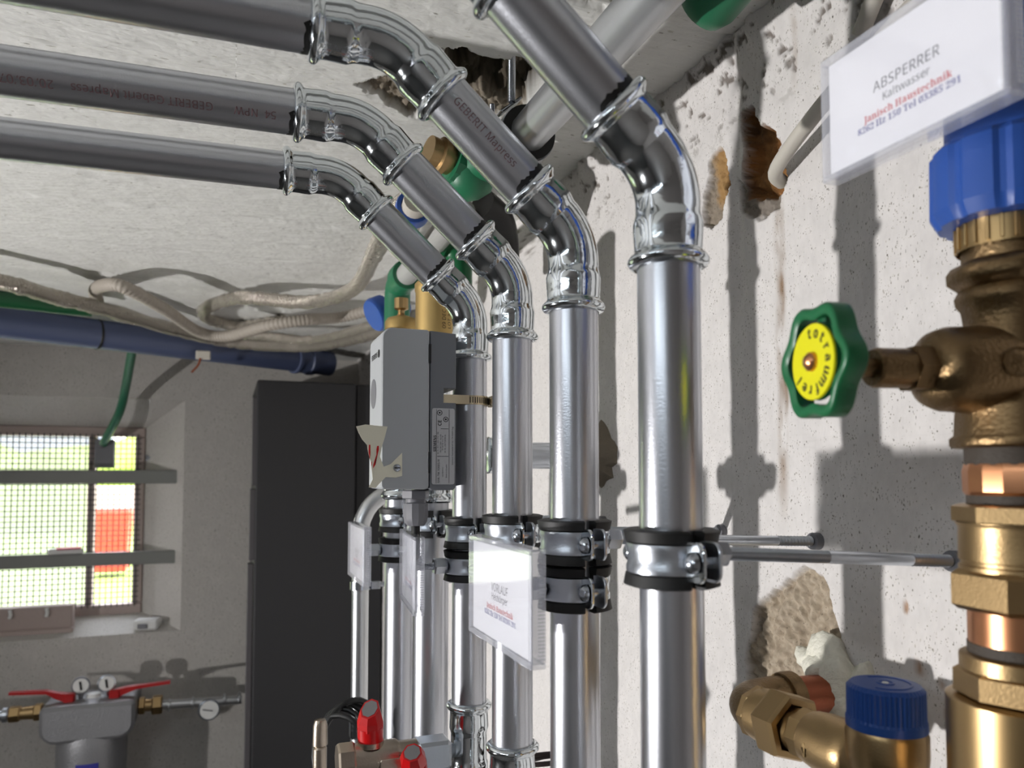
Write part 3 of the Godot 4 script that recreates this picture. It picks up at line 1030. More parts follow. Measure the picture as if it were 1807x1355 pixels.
func clamps() -> void:
	var x := PIPE_X
	var specs := [   # pipe x, depth, radius, y, rod end y, label, whether the rod shows
		[x, DEPTHS[0], .0175, 1.634, 1.621, "large pipe clamp on the nearest heating pipe, with a long rod to the wall"],
		[x, DEPTHS[1], .0175, 1.632, 1.624, "upper of the two clamps on the second heating pipe from the viewer"],
		[x, DEPTHS[2], .0175, 1.629, 1.623, "clamp on the third heating pipe, showing above the clear sign"],
		[x, DEPTHS[3], .0175, 1.620, 1.615, "upper of the two clamps on the farthest heating pipe, right of the cable gland"],
		[0.222, 0.861, .021, 1.622, 1.618, "pipe clamp behind the grey cable gland on the riser pipe"],
		[0.214, 0.986, .021, 1.619, 1.616, "pipe clamp on the rear riser pipe, left of the grey cable gland"]]
	for s in specs:
		var o := D(s[0], s[3], s[1])
		var t := thing("pipe_clamp", s[5], "clamp", o, "rubber-lined clamps holding the pipes")
		clamp_parts(t, o, s[2])
		var k: float = s[2] - 0.0175
		var a := o + Vector3(0.0245 + k, 0.001, 0)
		var b := D(WALL + 0.02, s[4], s[1] + 0.002)
		var dir := (b - a).normalized()
		var mb := MB.new()
		hexnut(mb, 0.0078, -0.001, 0.011, a, dir)
		obj("nut", mb, M.screw, t)
		var l := a.distance_to(b)
		mb = MB.new()
		thread(mb, a + dir * 0.010, a + dir * 0.085, 0.0040, 0.00125, 0.0004)
		mb.tube([a + dir * 0.085, a + dir * (l - 0.062)], 0.0040, 16)
		thread(mb, a + dir * (l - 0.062), b, 0.0042, 0.0032, 0.0013)
		obj("threaded_rod", mb, M.zinc, t)
		mb = MB.new()
		mb.lathe([[0.0, 0.0], [0.0066, 0.0], [0.0070, 0.001], [0.0070, 0.012], [0.0, 0.012]], b - dir * 0.027, dir, 18)
		obj("wall_plug", mb, M.gland, t)
	# clamps turned to the room: they carry the signs
	for s in [[x, DEPTHS[1], .0175, 1.6005, 0.178, "lower clamp on the second heating pipe, holding the large clear sign"], [x, DEPTHS[3], .0175, 1.5875, 0.172, "lower clamp on the farthest heating pipe, holding the clear sign below the thermostat"], [0.214, 0.986, .021, 1.5805, 0.161, "lower clamp on the rear riser pipe, holding the leftmost clear sign"]]:
		var o := D(s[0], s[3], s[1])
		var t := thing("pipe_clamp", s[5], "clamp", o, "rubber-lined clamps holding the pipes")
		clamp_parts(t, o, s[2])
		var k: float = s[2] - 0.0175
		var mb := MB.new()
		hexnut(mb, 0.0085, 0.0, 0.013, o + Vector3(-0.0245 - k, 0, 0), Vector3.LEFT)
		obj("nut", mb, M.zinc, t)
		mb = MB.new()
		thread(mb, o + Vector3(-0.037 - k, 0, 0), D(s[4], s[3], s[1]), 0.0040, 0.00125, 0.0004)
		obj("threaded_stud", mb, M.zinc, t)

func sign_plate(label: String, at: Vector3, yaw: float, lines: Array, length := 0.118, h := 0.071) -> void:
	# a flat clear plastic case with a printed card; the card faces -x and reads towards +z
	var th := 0.0105
	var t := thing("sign_plate", label, "sign", at + Vector3(0, -h / 2, 0), "clear plastic signs of the pipes")
	var b := Basis(Vector3(0, 0, 1), Vector3(0, 1, 0), Vector3(-1, 0, 0)).rotated(Vector3.UP, yaw)   # right, up, out
	var P := func(r: float, u: float, o: float) -> Vector3: return at + b * Vector3(r, u, o)
	var mb := MB.new()
	mb.box(P.call(0, 0, -0.0030), Vector3(length - 0.008, h - 0.008, 0.0006), 0.0, b)
	obj("paper_card", mb, M.paper, t)
	mb = MB.new()
	mb.box(P.call(0, 0, -0.0012), Vector3(length, h, 0.0024), 0.0008, b)
	obj("front_cover", mb, M.clear, t)
	mb = MB.new()
	# rim of the case: thicker clear bars, the end bars ribbed
	for s in [-1, 1]:
		mb.box(P.call(0, s * (h / 2 - 0.0016), -th / 2 - 0.0003), Vector3(length, 0.0032, th), 0.0006, b)
		mb.box(P.call(s * (length / 2 - 0.0016), 0, -th / 2 - 0.0003), Vector3(0.0032, h - 0.006, th), 0.0006, b)
	obj("case_rim", mb, M.clear_rim, t)
	mb = MB.new()
	for k in 28:
		mb.box(P.call(length / 2 + 0.0003, -h / 2 + 0.006 + k * (h - 0.012) / 27.0, -th * 0.72), Vector3(0.0008, 0.0011, th * 0.42), 0.0, b)
	obj("ribs", mb, M.clear_rim, t)
	mb = MB.new()
	mb.box(P.call(0, 0, -th + 0.0008), Vector3(length - 0.004, h - 0.004, 0.0016), 0.0004, b)
	obj("back_cover", mb, M.clear, t)
	for l in lines:
		mb = MB.new()
		mb.text(l[0], l[3], l[2], Transform3D(b, P.call(0, l[1], -0.00262)), HORIZONTAL_ALIGNMENT_CENTER)
		obj("lettering", mb, l[4], t)

func signs() -> void:
	var firm := func(k: float) -> Array:
		return [["Janisch Haustechnik", -0.0105, 0.0034 * k, serif_bold, M.ink_red], ["8262 Ilz 150 Tel 03385 291", -0.0152, 0.0033 * k, serif_bold, M.ink_blue]]
	sign_plate("large clear sign reading ABSPERRER Kaltwasser in front of the blue pipe", D(0.296, 1.869, 0.2625), 0.0, [["ABSPERRER", 0.0035, 0.0052, sans, M.ink_grey], ["Kaltwasser", -0.0035, 0.0040, sans, M.ink_grey]] + firm.call(1.0), 0.104, 0.067)
	sign_plate("clear sign reading VORLAUF Heizkörper in front of the second heating pipe", D(0.168, 1.599, 0.479), 0.0, [["VORLAUF", 0.0035, 0.0056, sans, M.ink_grey], ["Heizkörper", -0.0030, 0.0046, sans, M.ink_grey]] + firm.call(1.05), 0.122)
	sign_plate("clear sign seen nearly edge-on below the grey thermostat and its cable gland", D(0.163, 1.5865, 0.730), -0.10, [["RÜCKLAUF", 0.0015, 0.0056, sans, M.ink_grey], ["Heizkörper", -0.0045, 0.0046, sans, M.ink_grey]] + firm.call(1.0), 0.112)
	sign_plate("clear sign farthest left, in front of the dark cabinet and the thin curved pipe", D(0.151, 1.580, 0.970), 0.0, [["VORLAUF", 0.0015, 0.0056, sans, M.ink_grey], ["Boiler", -0.0045, 0.0046, sans, M.ink_grey]] + firm.call(1.0), 0.118)

# ------------------------------------------------------------------ thermostat on the farthest pipe
func thermostat() -> void:
	var t := thing("thermostat", "grey strap-on thermostat box on the farthest heating pipe, with torn tape and a rating sticker", "thermostat", D(0.165, 1.664, 0.72))
	var zn := 0.690
	var zfar := 0.752
	var mb := MB.new()
	mb.prism(round_rect(0.1305, 1.665, 0.1758, 1.8155, [0.004, 0.003, 0.0025, 0.010]), Transform3D(Basis.IDENTITY, D(0, 0, zfar)), zfar - zn, 0.0012)
	var cover := obj("cover", mb, M.housing, t)
	mb = MB.new()
	var poly := PackedVector2Array([Vector2(.1768, 1.6660), Vector2(.1790, 1.6640), Vector2(.1995, 1.6640), Vector2(.2020, 1.6665), Vector2(.2020, 1.7470), Vector2(.1900, 1.7470), Vector2(.1900, 1.7605), Vector2(.2020, 1.7605), Vector2(.2020, 1.8135), Vector2(.1768, 1.8150)])
	mb.prism(poly, Transform3D(Basis.IDENTITY, D(0, 0, zfar)), zfar - zn - 0.0006, 0.0008)
	obj("base", mb, M.base_grey, t)
	mb = MB.new()
	mb.box(D(0.1762, 1.793, zn + 0.001), Vector3(0.0022, 0.018, 0.0026))
	mb.box(D(0.1762, 1.690, zn + 0.0012), Vector3(0.0014, 0.020, 0.0020))
	obj("seam_gap", mb, M.black, t)
	# front: round window and maker's name
	var fb := Basis(Vector3(0, 0, 1), Vector3(0, 1, 0), Vector3(-1, 0, 0))
	mb = MB.new()
	mb.lathe([[0.0, 0.0006], [0.0125, 0.0006], [0.0145, 0.0003], [0.0145, -0.001]], D(0.1305, 1.757, 0.731), Vector3.LEFT, 28)
	obj("dial", mb, M.gland, cover)
	mb = MB.new()
	mb.text("SIEMENS", sans_bold, 0.0050, Transform3D(fb, D(0.1302, 1.7925, 0.727)))
	obj("lettering", mb, M.ink, cover)
	mb = MB.new()
	mb.lathe([[0.0, 0.0006], [0.0038, 0.0006], [0.0038, -0.001]], D(0.1305, 1.7925, 0.7035), Vector3.LEFT, 20)
	obj("emblem", mb, M.ink, cover)
	# rating sticker
	mb = MB.new()
	mb.prism(round_rect(0.1786, 1.6695, 0.2006, 1.7415, [0.0018, 0.0018, 0.0018, 0.0018]), Transform3D(Basis.IDENTITY, D(0, 0, zn + 0.0006)), 0.0006)
	var st := obj("sticker", mb, M.sticker, t)
	var sb := Basis(Vector3(0, 1, 0), Vector3(-1, 0, 0), Vector3(0, 0, 1))
	var zt := zn - 0.0002
	mb = MB.new()
	for l in [["SIEMENS", 1.7080, 0.1812, 0.0026, sans_bold], ["RAK-TW.1000S-H", 1.6820, 0.1850, 0.0021, sans], ["tw 15...95°C  DIN  IP43  T80", 1.7085, 0.1842, 0.0012, sans], ["16(2.5)A 250V~  6(2.5)A", 1.7080, 0.1868, 0.0012, sans], ["TR 102 03  D 0.1 W", 1.7085, 0.1888, 0.0012, sans], ["AC 24...250 V 50/60 Hz", 1.7080, 0.1912, 0.0012, sans], ["S55700-P112", 1.6810, 0.1890, 0.0011, sans], ["Made in Slovakia", 1.6820, 0.1925, 0.0012, sans], ["Siemens Switzerland Ltd. CH-6300 Zug", 1.7060, 0.1985, 0.0015, sans], ["CE", 1.7275, 0.1860, 0.0034, sans_bold]]:
		mb.text(l[0], l[4], l[3], Transform3D(sb, D(l[2], l[1], zt)))
	for r in [[0.1826, 1.6705, 0.1829, 1.7405], [0.1950, 1.6705, 0.1953, 1.7405], [0.1835, 1.6958, 0.1945, 1.6962], [0.1870, 1.7218, 0.1945, 1.7222]]:
		mb.box(D((r[0] + r[2]) / 2, (r[1] + r[3]) / 2, zt), Vector3(r[2] - r[0], r[3] - r[1], 0.0001))
	for q in [[0.1858, 1.7372, 0.0026], [0.1918, 1.7310, 0.0025]]:
		mb.lathe([[q[2] - 0.0006, 0.0], [q[2], 0.0], [q[2], 0.0001], [q[2] - 0.0006, 0.0001]], D(q[0], q[1], zt), Vector3(0, 0, 1), 20)
		mb.box(D(q[0], q[1], zt), Vector3(0.0016, 0.0016, 0.0001))
	obj("lettering", mb, M.ink, st)
	# torn masking tape with red felt pen
	mb = MB.new()
	mb.prism(PackedVector2Array([Vector2(.1075, 1.7225), Vector2(.1160, 1.7245), Vector2(.1270, 1.7235), Vector2(.1362, 1.7230), Vector2(.1335, 1.7120), Vector2(.1310, 1.7040), Vector2(.1295, 1.6950), Vector2(.1330, 1.6860), Vector2(.1395, 1.6885), Vector2(.1500, 1.6990), Vector2(.1502, 1.6775), Vector2(.1440, 1.6760), Vector2(.1350, 1.6765), Vector2(.1300, 1.6715), Vector2(.1255, 1.6665), Vector2(.1195, 1.6672), Vector2(.1230, 1.6745), Vector2(.1215, 1.6880), Vector2(.1185, 1.7000), Vector2(.1178, 1.7055), Vector2(.1130, 1.7110), Vector2(.1100, 1.7165)]), Transform3D(Basis.IDENTITY, D(0, 0, zn - 0.0002)), 0.0004)
	var tp := obj("masking_tape", mb, M.tape, t)
	tag(tp, "torn masking tape with red felt-pen writing", "")
	mb = MB.new()
	for pl in [[Vector2(.1192, 1.7060), Vector2(.1205, 1.7060), Vector2(.1206, 1.6980), Vector2(.1201, 1.6925), Vector2(.1190, 1.6990)], [Vector2(.1268, 1.7050), Vector2(.1282, 1.7052), Vector2(.1284, 1.7020), Vector2(.1270, 1.6960), Vector2(.1248, 1.6900), Vector2(.1254, 1.6880), Vector2(.1238, 1.6855), Vector2(.1232, 1.6845), Vector2(.1234, 1.6880), Vector2(.1262, 1.6970), Vector2(.1262, 1.7020)], [Vector2(.1216, 1.6905), Vector2(.1221, 1.6905), Vector2(.1220, 1.6870), Vector2(.1216, 1.6870)]]:
		mb.prism(PackedVector2Array(pl), Transform3D(Basis.IDENTITY, D(0, 0, zn - 0.0003 - 0.0004)), 0.0002)
	obj("pen_strokes", mb, M.ink_red, tp)
	mb = MB.new()
	mb.lathe([[0.0, 0.0018], [0.0030, 0.0016], [0.0036, 0.0008], [0.0036, -0.001]], D(0.1452, 1.6850, zn - 0.0004), Vector3(0, 0, 1), 18)
	obj("screw", mb, M.screw, t)
	mb = MB.new()
	mb.box(D(0.1452, 1.6850, zn - 0.0023), Vector3(0.0052, 0.0009, 0.0004))
	obj("screw_slot", mb, M.black, t)
	# cable gland and cable
	var g := D(0.1685, 1.664, 0.712)
	mb = MB.new()
	hexnut(mb, 0.0132, 0.0, 0.0085, g, Vector3.DOWN, 6)
	mb.lathe([[0.0095, 0.0085], [0.0095, 0.0125]], g, Vector3.DOWN, 20)
	mb.lathe([[0.0, 0.0125], [0.0118, 0.0125], [0.0122, 0.0135], [0.0122, 0.025], [0.0112, 0.030], [0.0085, 0.034], [0.0, 0.034]], g, Vector3.DOWN, 12, 25.0)
	obj("cable_gland", mb, M.gland, t)
	mb = MB.new()
	mb.tube(spline([g + Vector3(0, -0.03, 0), g + Vector3(0.001, -0.06, -0.002), g + Vector3(0.016, -0.075, -0.06), g + Vector3(0.03, -0.08, -0.11)]), 0.0042, 12)
	obj("cable", mb, M.black, t)
	# tightening strap round the pipe
	mb = MB.new()
	var so := D(PIPE_X, 1.7535, DEPTHS[3])
	mb.lathe([[0.0177, -0.0045], [0.0185, -0.0045], [0.0185, 0.0045], [0.0177, 0.0045]], so, Vector3.UP, 40)
	mb.quad(so + Vector3(-0.040, -0.0045, 0.0160), so + Vector3(-0.006, -0.0045, 0.0178), so + Vector3(-0.006, 0.0045, 0.0178), so + Vector3(-0.040, 0.0045, 0.0160))
	var strap := obj("strap", mb, M.strap, t)
	mb = MB.new()
	for k in 30:
		var a := deg_to_rad(-30 + k * 8.0)
		var w := Vector3(-cos(a), 0, sin(a))
		var bb := MB.frame(w)
		mb.box(so + w * 0.0186, Vector3(0.0009, 0.0060, 0.0003), 0.0, bb)
	obj("strap_slots", mb, M.black, strap)
	mb = MB.new()
	mb.box(so + Vector3(0.022, 0, 0.004), Vector3(0.007, 0.011, 0.014), 0.002)
	mb.lathe([[0.0, 0.005], [0.0045, 0.005], [0.0052, 0.004], [0.0052, 0.0]], so + Vector3(0.0225, 0, 0.011), Vector3(0, 0, 1), 12)
	obj("worm_screw", mb, M.strap, strap)

# ------------------------------------------------------------------ risers, vents, thin pipe, red valves
func risers() -> void:
	for s in [[0.222, 0.861, "wide galvanized riser pipe right behind the grey thermostat"], [0.214, 0.986, "wide galvanized riser pipe behind the sign below the thermostat, left of its twin"]]:
		var o := D(s[0], 0, s[1])
		var t := thing("riser_pipe", s[2], "pipe", o, "pair of wide riser pipes")
		var mb := MB.new()
		mb.tube([o + Vector3(0, 0.02, 0), o + Vector3(0, 1.66, 0)], 0.021, 36)
		obj("tube", mb, M.tube, t)
		mb = MB.new()
		mb.lathe([[0.0212, 1.6455], [0.0245, 1.6460], [0.0268, 1.649], [0.0268, 1.652], [0.0245, 1.6555], [0.0228, 1.658], [0.0230, 1.672], [0.0236, 1.676], [0.0222, 1.682], [0.0222, 1.835], [0.0, 1.835]], o, Vector3.UP, 36, 50.0)
		obj("fitting", mb, M.chrome, t)
	# brass vents on top
	var v := thing("air_vent", "short brass air vent with a small screw cap above the thermostat", "vent", D(0.213, 1.835, 0.986))
	var o := D(0.213, 1.835, 0.986)
	var mb := MB.new()
	mb.lathe([[0.0, 0.0], [0.0205, 0.0], [0.0205, 0.034], [0.0225, 0.036], [0.0225, 0.046], [0.019, 0.051], [0.010, 0.054], [0.0, 0.054]], o, Vector3.UP, 30, 40.0)
	obj("body", mb, M.brass_far, v)
	mb = MB.new()
	mb.lathe([[0.0065, 0.054], [0.0045, 0.058], [0.0045, 0.062], [0.0095, 0.064], [0.0095, 0.078], [0.0, 0.078]], o + Vector3(-0.001, 0, 0), Vector3.UP, 12, 25.0)
	obj("screw_cap", mb, M.brass_bright, v)
	v = thing("air_vent", "tall brass air vent cylinder behind the lower bend of the farthest pipe", "vent", D(0.225, 1.835, 0.861))
	o = D(0.225, 1.835, 0.861)
	mb = MB.new()
	mb.lathe([[0.0, 0.0], [0.0225, 0.0], [0.0225, 0.058], [0.0235, 0.060], [0.0235, 0.068], [0.021, 0.071], [0.0, 0.072]], o, Vector3.UP, 30, 40.0)
	var body := obj("body", mb, M.brass_far, v)
	mb = MB.new()
	for l in [["09 DEC", -0.2], ["LOT 24", 0.15]]:
		var off: float = l[1]
		var to := Vector3(0.5, 0, 1).normalized()
		var side := Vector3.UP.cross(to)
		var wrap := func(p: Vector3) -> Vector3:
			var a: float = -p.y / 0.0225 + off
			return o + Vector3(0, 0.024 + p.x, 0) + (to * cos(a) + side * sin(a)) * 0.0227
		mb.text(l[0], sans, 0.005, Transform3D.IDENTITY, HORIZONTAL_ALIGNMENT_CENTER, wrap)
	obj("lettering", mb, M.ink, body)
	# thin pipe that curves up to the right in front of the cabinet
	var g := thing("thin_pipe", "thin galvanized pipe with a curved top in front of the dark cabinet", "pipe", D(0.188, 0, 1.15))
	mb = MB.new()
	mb.tube(spline([D(0.188, 0.3, 1.15), D(0.188, 1.0, 1.15), D(0.188, 1.5, 1.15), D(0.188, 1.59, 1.15), D(0.194, 1.618, 1.15), D(0.209, 1.638, 1.15), D(0.232, 1.648, 1.15), D(0.30, 1.650, 1.15)]), 0.0125, 24)
	obj("tube", mb, M.tube_far, g)
	mb = MB.new()
	mb.lathe([[0.0126, 0.0], [0.0165, 0.001], [0.0175, 0.004], [0.0155, 0.008], [0.0145, 0.012], [0.0145, 0.03], [0.0130, 0.034]], D(0.188, 1.322, 1.15), Vector3.DOWN, 24)
	obj("coupling", mb, M.chrome, g)
	var t := thing("pipe_clip", "small metal clip on the thin pipe, with a short arm to the right", "clamp", D(0.188, 1.512, 1.15))
	mb = MB.new()
	mb.lathe([[0.0127, -0.006], [0.0155, -0.006], [0.0155, 0.006], [0.0127, 0.006]], D(0.188, 1.512, 1.15), Vector3.UP, 20)
	mb.box(D(0.210, 1.512, 1.145), Vector3(0.014, 0.012, 0.006), 0.001)
	obj("band", mb, M.screw, t)
	mb = MB.new()
	mb.tube([D(0.205, 1.512, 1.15), D(0.28, 1.512, 1.15), D(WALL + 0.01, 1.512, 1.15)], 0.004, 10)
	obj("rod", mb, M.zinc, t)

	# nickel valve body with two red caps at the farthest pipe's coupling
	var y := 1.4135
	var zc := 0.722
	var nv := thing("manifold_valve", "nickel valve body with two red caps at the bottom of the photo", "valve", D(0.15, y, zc))
	mb = MB.new()
	mb.lathe([[0.0, 0.0], [0.0145, 0.0], [0.0145, 0.040], [0.012, 0.043], [0.012, 0.06], [0.0, 0.06]], D(0.113, y, zc), Vector3.RIGHT, 26, 40.0)
	mb.box(D(0.148, y - 0.006, zc - 0.013), Vector3(0.030, 0.020, 0.004), 0.003)
	obj("body", mb, M.nickel, nv)
	mb = MB.new()
	hexnut(mb, 0.0170, 0.0, 0.016, D(0.098, y, zc), Vector3.RIGHT, 8)
	obj("end_nut", mb, M.nickel, nv)
	mb = MB.new()
	mb.box(D(0.188, y - 0.003, zc), Vector3(0.034, 0.027, 0.027), 0.003)
	mb.tube([D(0.20, y - 0.006, zc), D(0.209, y - 0.007, 0.733)], 0.008, 16)
	obj("block", mb, M.zinc, nv)
	var q := D(0.129, y + 0.011, zc)
	mb = MB.new()
	mb.lathe([[0.0125, 0.0], [0.0125, 0.005], [0.0, 0.005]], q, Vector3.UP, 24)
	obj("neck", mb, M.nickel, nv)
	for cap in [[q + Vector3(0, 0.0045, 0), Vector3(-0.04, 1, 0.04)], [D(0.166, y - 0.008, 0.700), Vector3(-0.22, 0.75, 0.62)]]:
		var o2: Vector3 = cap[0]
		var ax: Vector3 = (cap[1] as Vector3).normalized()
		var f := MB.frame(ax, Vector3(1, 0, 0))
		mb = MB.new()
		mb.lathe([[0.0, 0.0], [0.0120, 0.0], [0.0120, 0.013], [0.0, 0.013]], o2, ax, 26)
		# eight-sided upper part cut off at a slant towards the viewer
		var tilt := Vector3(-0.35, 0.75, 0.55).normalized()
		if ax.y < 0.9: tilt = (ax + Vector3(-0.1, 0.1, 0.0)).normalized()
		var P := []
		for row in [[0.0124, 0.011], [0.0124, 0.018], [0.0092, 0.030]]:
			var ring := PackedVector3Array()
			for k in 8:
				var a := TAU * (k + 0.5) / 8
				var w := (f.x * cos(a) + f.y * sin(a)) * float(row[0])
				var pnt := o2 + w + ax * float(row[1])
				if row[1] > 0.02:
					pnt = o2 + w + ax * (float(row[1]) - w.dot(tilt) / tilt.dot(ax) * 0.9)
				ring.append(pnt)
			P.append(ring)
		var top := Vector3.ZERO
		for k in 8: top += P[2][k] / 8.0
		P.append(MB.ringpoint(top, 8))
		mb.grid(P, true, 20.0)
		var cp := obj("red_cap", mb, M.red, nv)
		mb = MB.new()
		var ring2 := []
		for k in 8: ring2.append(top + (P[2][k] - top) * 0.82)
		var nn: Vector3 = ((P[2][2] - P[2][0]) as Vector3).cross(P[2][4] - P[2][0]).normalized()
		if nn.dot(ax) < 0: nn = -nn
		for k in 8:
			mb.tri(top + nn * 0.0004, ring2[k] + nn * 0.0004, ring2[(k + 1) % 8] + nn * 0.0004, nn, nn, nn)
		obj("cap_label", mb, M.label_grey, cp)
	# cables hanging in coils
	var co := thing("cable_coil", "coil of black cable hanging in front of the dark cabinet", "cable", D(0.128, 1.32, 0.93))
	for k in 5:
		mb = MB.new()
		var pts := []
		for s in 25:
			var a := TAU * s / 24
			pts.append(D(0.130 + 0.004 * k, 1.345, 0.93 + 0.006 * k) + Vector3(cos(a) * (0.030 + 0.002 * k), sin(a) * (0.046 + 0.003 * k), 0.012 * sin(a * 2 + k)))
		mb.tube(pts, 0.0035, 10, false)
		obj("loop", mb, M.black, co)
	var bc := thing("cable_loop", "loops of brown cable between the second and third heating pipes at the bottom", "cable", D(0.285, 1.37, 0.67))
	for k in 3:
		mb = MB.new()
		var pts := []
		for s in 25:
			var a := TAU * s / 24
			pts.append(D(0.298, 1.398 - 0.007 * k, 0.70) + Vector3(cos(a) * 0.036, 0.007 * sin(a + k), sin(a) * 0.030))
		mb.tube(pts, 0.0024, 10, false)
		obj("loop", mb, mat(Color(0.16, 0.12, 0.11), 0.4), bc)
	var sg := thing("sensor_pocket", "small metal sensor fitting left of the black cable coil", "fitting", D(0.103, 1.30, 0.90))
	mb = MB.new()
	mb.lathe([[0.0, 0.0], [0.006, 0.0], [0.006, 0.04], [0.0078, 0.042], [0.0078, 0.066], [0.0066, 0.068], [0.0086, 0.070], [0.0080, 0.092], [0.0062, 0.098], [0.0, 0.099]], D(0.103, 1.30, 0.90), Vector3.UP, 14, 30.0)
	obj("body", mb, M.nickel, sg)
	# stub pipe that comes out of the wall behind the heating pipes
	var sp := thing("wall_stub_pipe", "horizontal galvanized stub pipe coming out of the wall behind the heating pipes", "pipe", D(0.36, 1.70, 0.872))
	mb = MB.new()
	mb.tube([D(0.302, 1.702, 0.872), D(WALL + 0.02, 1.702, 0.872)], 0.0165, 28)
	obj("tube", mb, M.zinc, sp)
	mb = MB.new()
	mb.lathe([[0.0, -0.002], [0.0195, -0.002], [0.0225, 0.0], [0.0225, 0.004], [0.0195, 0.006], [0.0175, 0.008], [0.0175, 0.02]], D(0.296, 1.702, 0.872), Vector3.RIGHT, 28)
	obj("flange", mb, M.chrome, sp)
	mb = MB.new()
	var lump := FastNoiseLite.new(); lump.frequency = 30.0; lump.seed = 4
	var P2 := []
	for i in 7:
		var ring := PackedVector3Array()
		for j in 28:
			var a := TAU * j / 28
			var r := lerpf(0.017, 0.040, i / 6.0) * (1.0 + 0.30 * lump.get_noise_2d(cos(a) * 0.05, sin(a) * 0.05) * (i / 6.0 + 0.3))
			ring.append(D(WALL - 0.016 * (1.0 - pow(i / 6.0, 1.5)) + 0.002 * i / 6.0, 1.702 + r * sin(a), 0.872 + r * cos(a)))
		P2.append(ring)
	P2.reverse()
	mb.grid(P2, true, 50.0)
	obj("mortar_collar", mb, M.rubble, sp)

# ------------------------------------------------------------------ pipes, hoses and fittings below the ceiling
func ceiling_run() -> void:
	var t := thing("ceiling_pipe", "grey aluminium pipe running under the ceiling along the wall, above the heating pipes", "pipe", D(0.297, 2.046, 0.5))
	var mb := MB.new()
	mb.tube([D(0.303, 2.050, 0.20), D(0.296, 2.046, 0.735), D(0.292, 2.043, 0.80)], 0.0205, 30)
	obj("tube", mb, M.ali_pipe, t)
	var c := thing("ceiling_clamp", "black rubber-lined ring clamp on the ceiling pipe, hung on a threaded rod", "clamp", D(0.296, 2.1, 0.742))
	mb = MB.new()
	mb.lathe([[0.0207, -0.010], [0.0300, -0.010], [0.0300, 0.010], [0.0207, 0.010]], D(0.296, 2.046, 0.745), Vector3(0.01, 0.0, -1), 30)
	obj("rubber_ring", mb, M.rubber, c)
	mb = MB.new()
	mb.lathe([[0.0300, -0.008], [0.0312, -0.008], [0.0312, 0.008], [0.0300, 0.008]], D(0.296, 2.046, 0.747), Vector3(0.01, 0.0, -1), 30)
	mb.box(D(0.276, 2.074, 0.744), Vector3(0.030, 0.003, 0.016), 0.001, Basis(Vector3(0, 0, 1), 0.7))
	obj("band", mb, M.screw, c)
	mb = MB.new()
	thread(mb, D(0.2755, 2.075, 0.735), D(0.2755, 2.19, 0.735), 0.0042, 0.0016, 0.0006)
	obj("threaded_rod", mb, M.screw, c)
	mb = MB.new()
	thread(mb, D(0.262, 2.065, 0.76), D(0.262, 2.082, 0.76), 0.003, 0.0012, 0.0004)
	obj("bolt", mb, M.screw, c)
	# green plastic fitting with a brass thread
	var g := thing("green_fitting", "rounded green plastic fitting with a brass thread behind the third pipe's slanting piece", "fitting", D(0.262, 2.03, 0.835))
	mb = MB.new()
	var ga := D(0.282, 2.042, 0.80)
	var gb := D(0.253, 2.041, 0.842)
	mb.lathe([[0.0, -0.022], [0.024, -0.020], [0.030, -0.012], [0.031, 0.0], [0.028, 0.012], [0.018, 0.023], [0.0, 0.027]], gb + Vector3(0.010, -0.010, 0.0), Vector3(0.45, -0.80, -0.3), 26, 50.0)
	mb.lathe([[0.0, 0.0], [0.025, 0.0], [0.027, 0.002], [0.027, 0.026], [0.0, 0.026]], gb + Vector3(0.008, 0.0, 0.002), Vector3(-1, 0.16, 0.25), 14, 20.0)
	mb.tube([ga + Vector3(0.006, 0.006, 0.03), gb + Vector3(0.01, 0, 0)], 0.025, 24)
	obj("body", mb, M.green, g)
	mb = MB.new()
	var br := gb + Vector3(0.008, 0.0, 0.002) + Vector3(-1, 0.16, 0.25).normalized() * 0.026
	mb.lathe([[0.0, 0.0], [0.0175, 0.0], [0.0175, 0.008], [0.0215, 0.009], [0.0215, 0.016], [0.0175, 0.018], [0.0175, 0.030], [0.0, 0.030]], br, Vector3(-1, 0.16, 0.25), 20, 40.0)
	obj("brass_thread", mb, M.brass, g)
	# green plug at the top edge of the photo
	mb = MB.new()
	mb.lathe([[0.0, -0.018], [0.012, -0.017], [0.022, -0.011], [0.026, 0.0], [0.026, 0.05], [0.0, 0.05]], D(0.360, 2.066, 0.50), Vector3(0.1, 0.25, 1.0), 28, 50.0)
	tag(obj("green_plug", mb, M.green), "dark green rounded plastic plug at the top edge, below the ceiling", "plug")
	# grey plastic pipe and green elbow farther back
	var gp := thing("plastic_pipe", "grey plastic pipe running back under the ceiling into the green elbow", "pipe", D(0.25, 2.0, 1.0))
	mb = MB.new()
	mb.tube([D(0.272, 2.012, 0.90), D(0.266, 2.006, 0.98), D(0.262, 1.998, 1.20)], 0.017, 22)
	obj("tube", mb, M.grey_pipe, gp)
	var ge := thing("green_elbow", "green plastic elbow turning down above the brass air vents", "elbow", D(0.25, 1.95, 1.22))
	mb = MB.new()
	mb.lathe([[0.0172, 0.0], [0.0235, 0.0], [0.0245, 0.002], [0.0245, 0.030], [0.021, 0.036]], D(0.2625, 1.999, 1.180), Vector3(-0.05, -0.02, -1), 24)
	mb.tube(spline([D(0.262, 1.998, 1.212), D(0.261, 1.992, 1.236), D(0.261, 1.972, 1.246), D(0.261, 1.90, 1.246)], 5), 0.0215, 22)
	obj("body", mb, M.green, ge)
	var gt := thing("green_tee", "dark green plastic bend between the second and third pipes' lower bends", "elbow", D(0.305, 1.98, 1.02))
	mb = MB.new()
	mb.tube(spline([D(0.272, 2.012, 1.03), D(0.292, 2.006, 1.03), D(0.304, 1.988, 1.03), D(0.305, 1.94, 1.03)], 5), 0.019, 20)
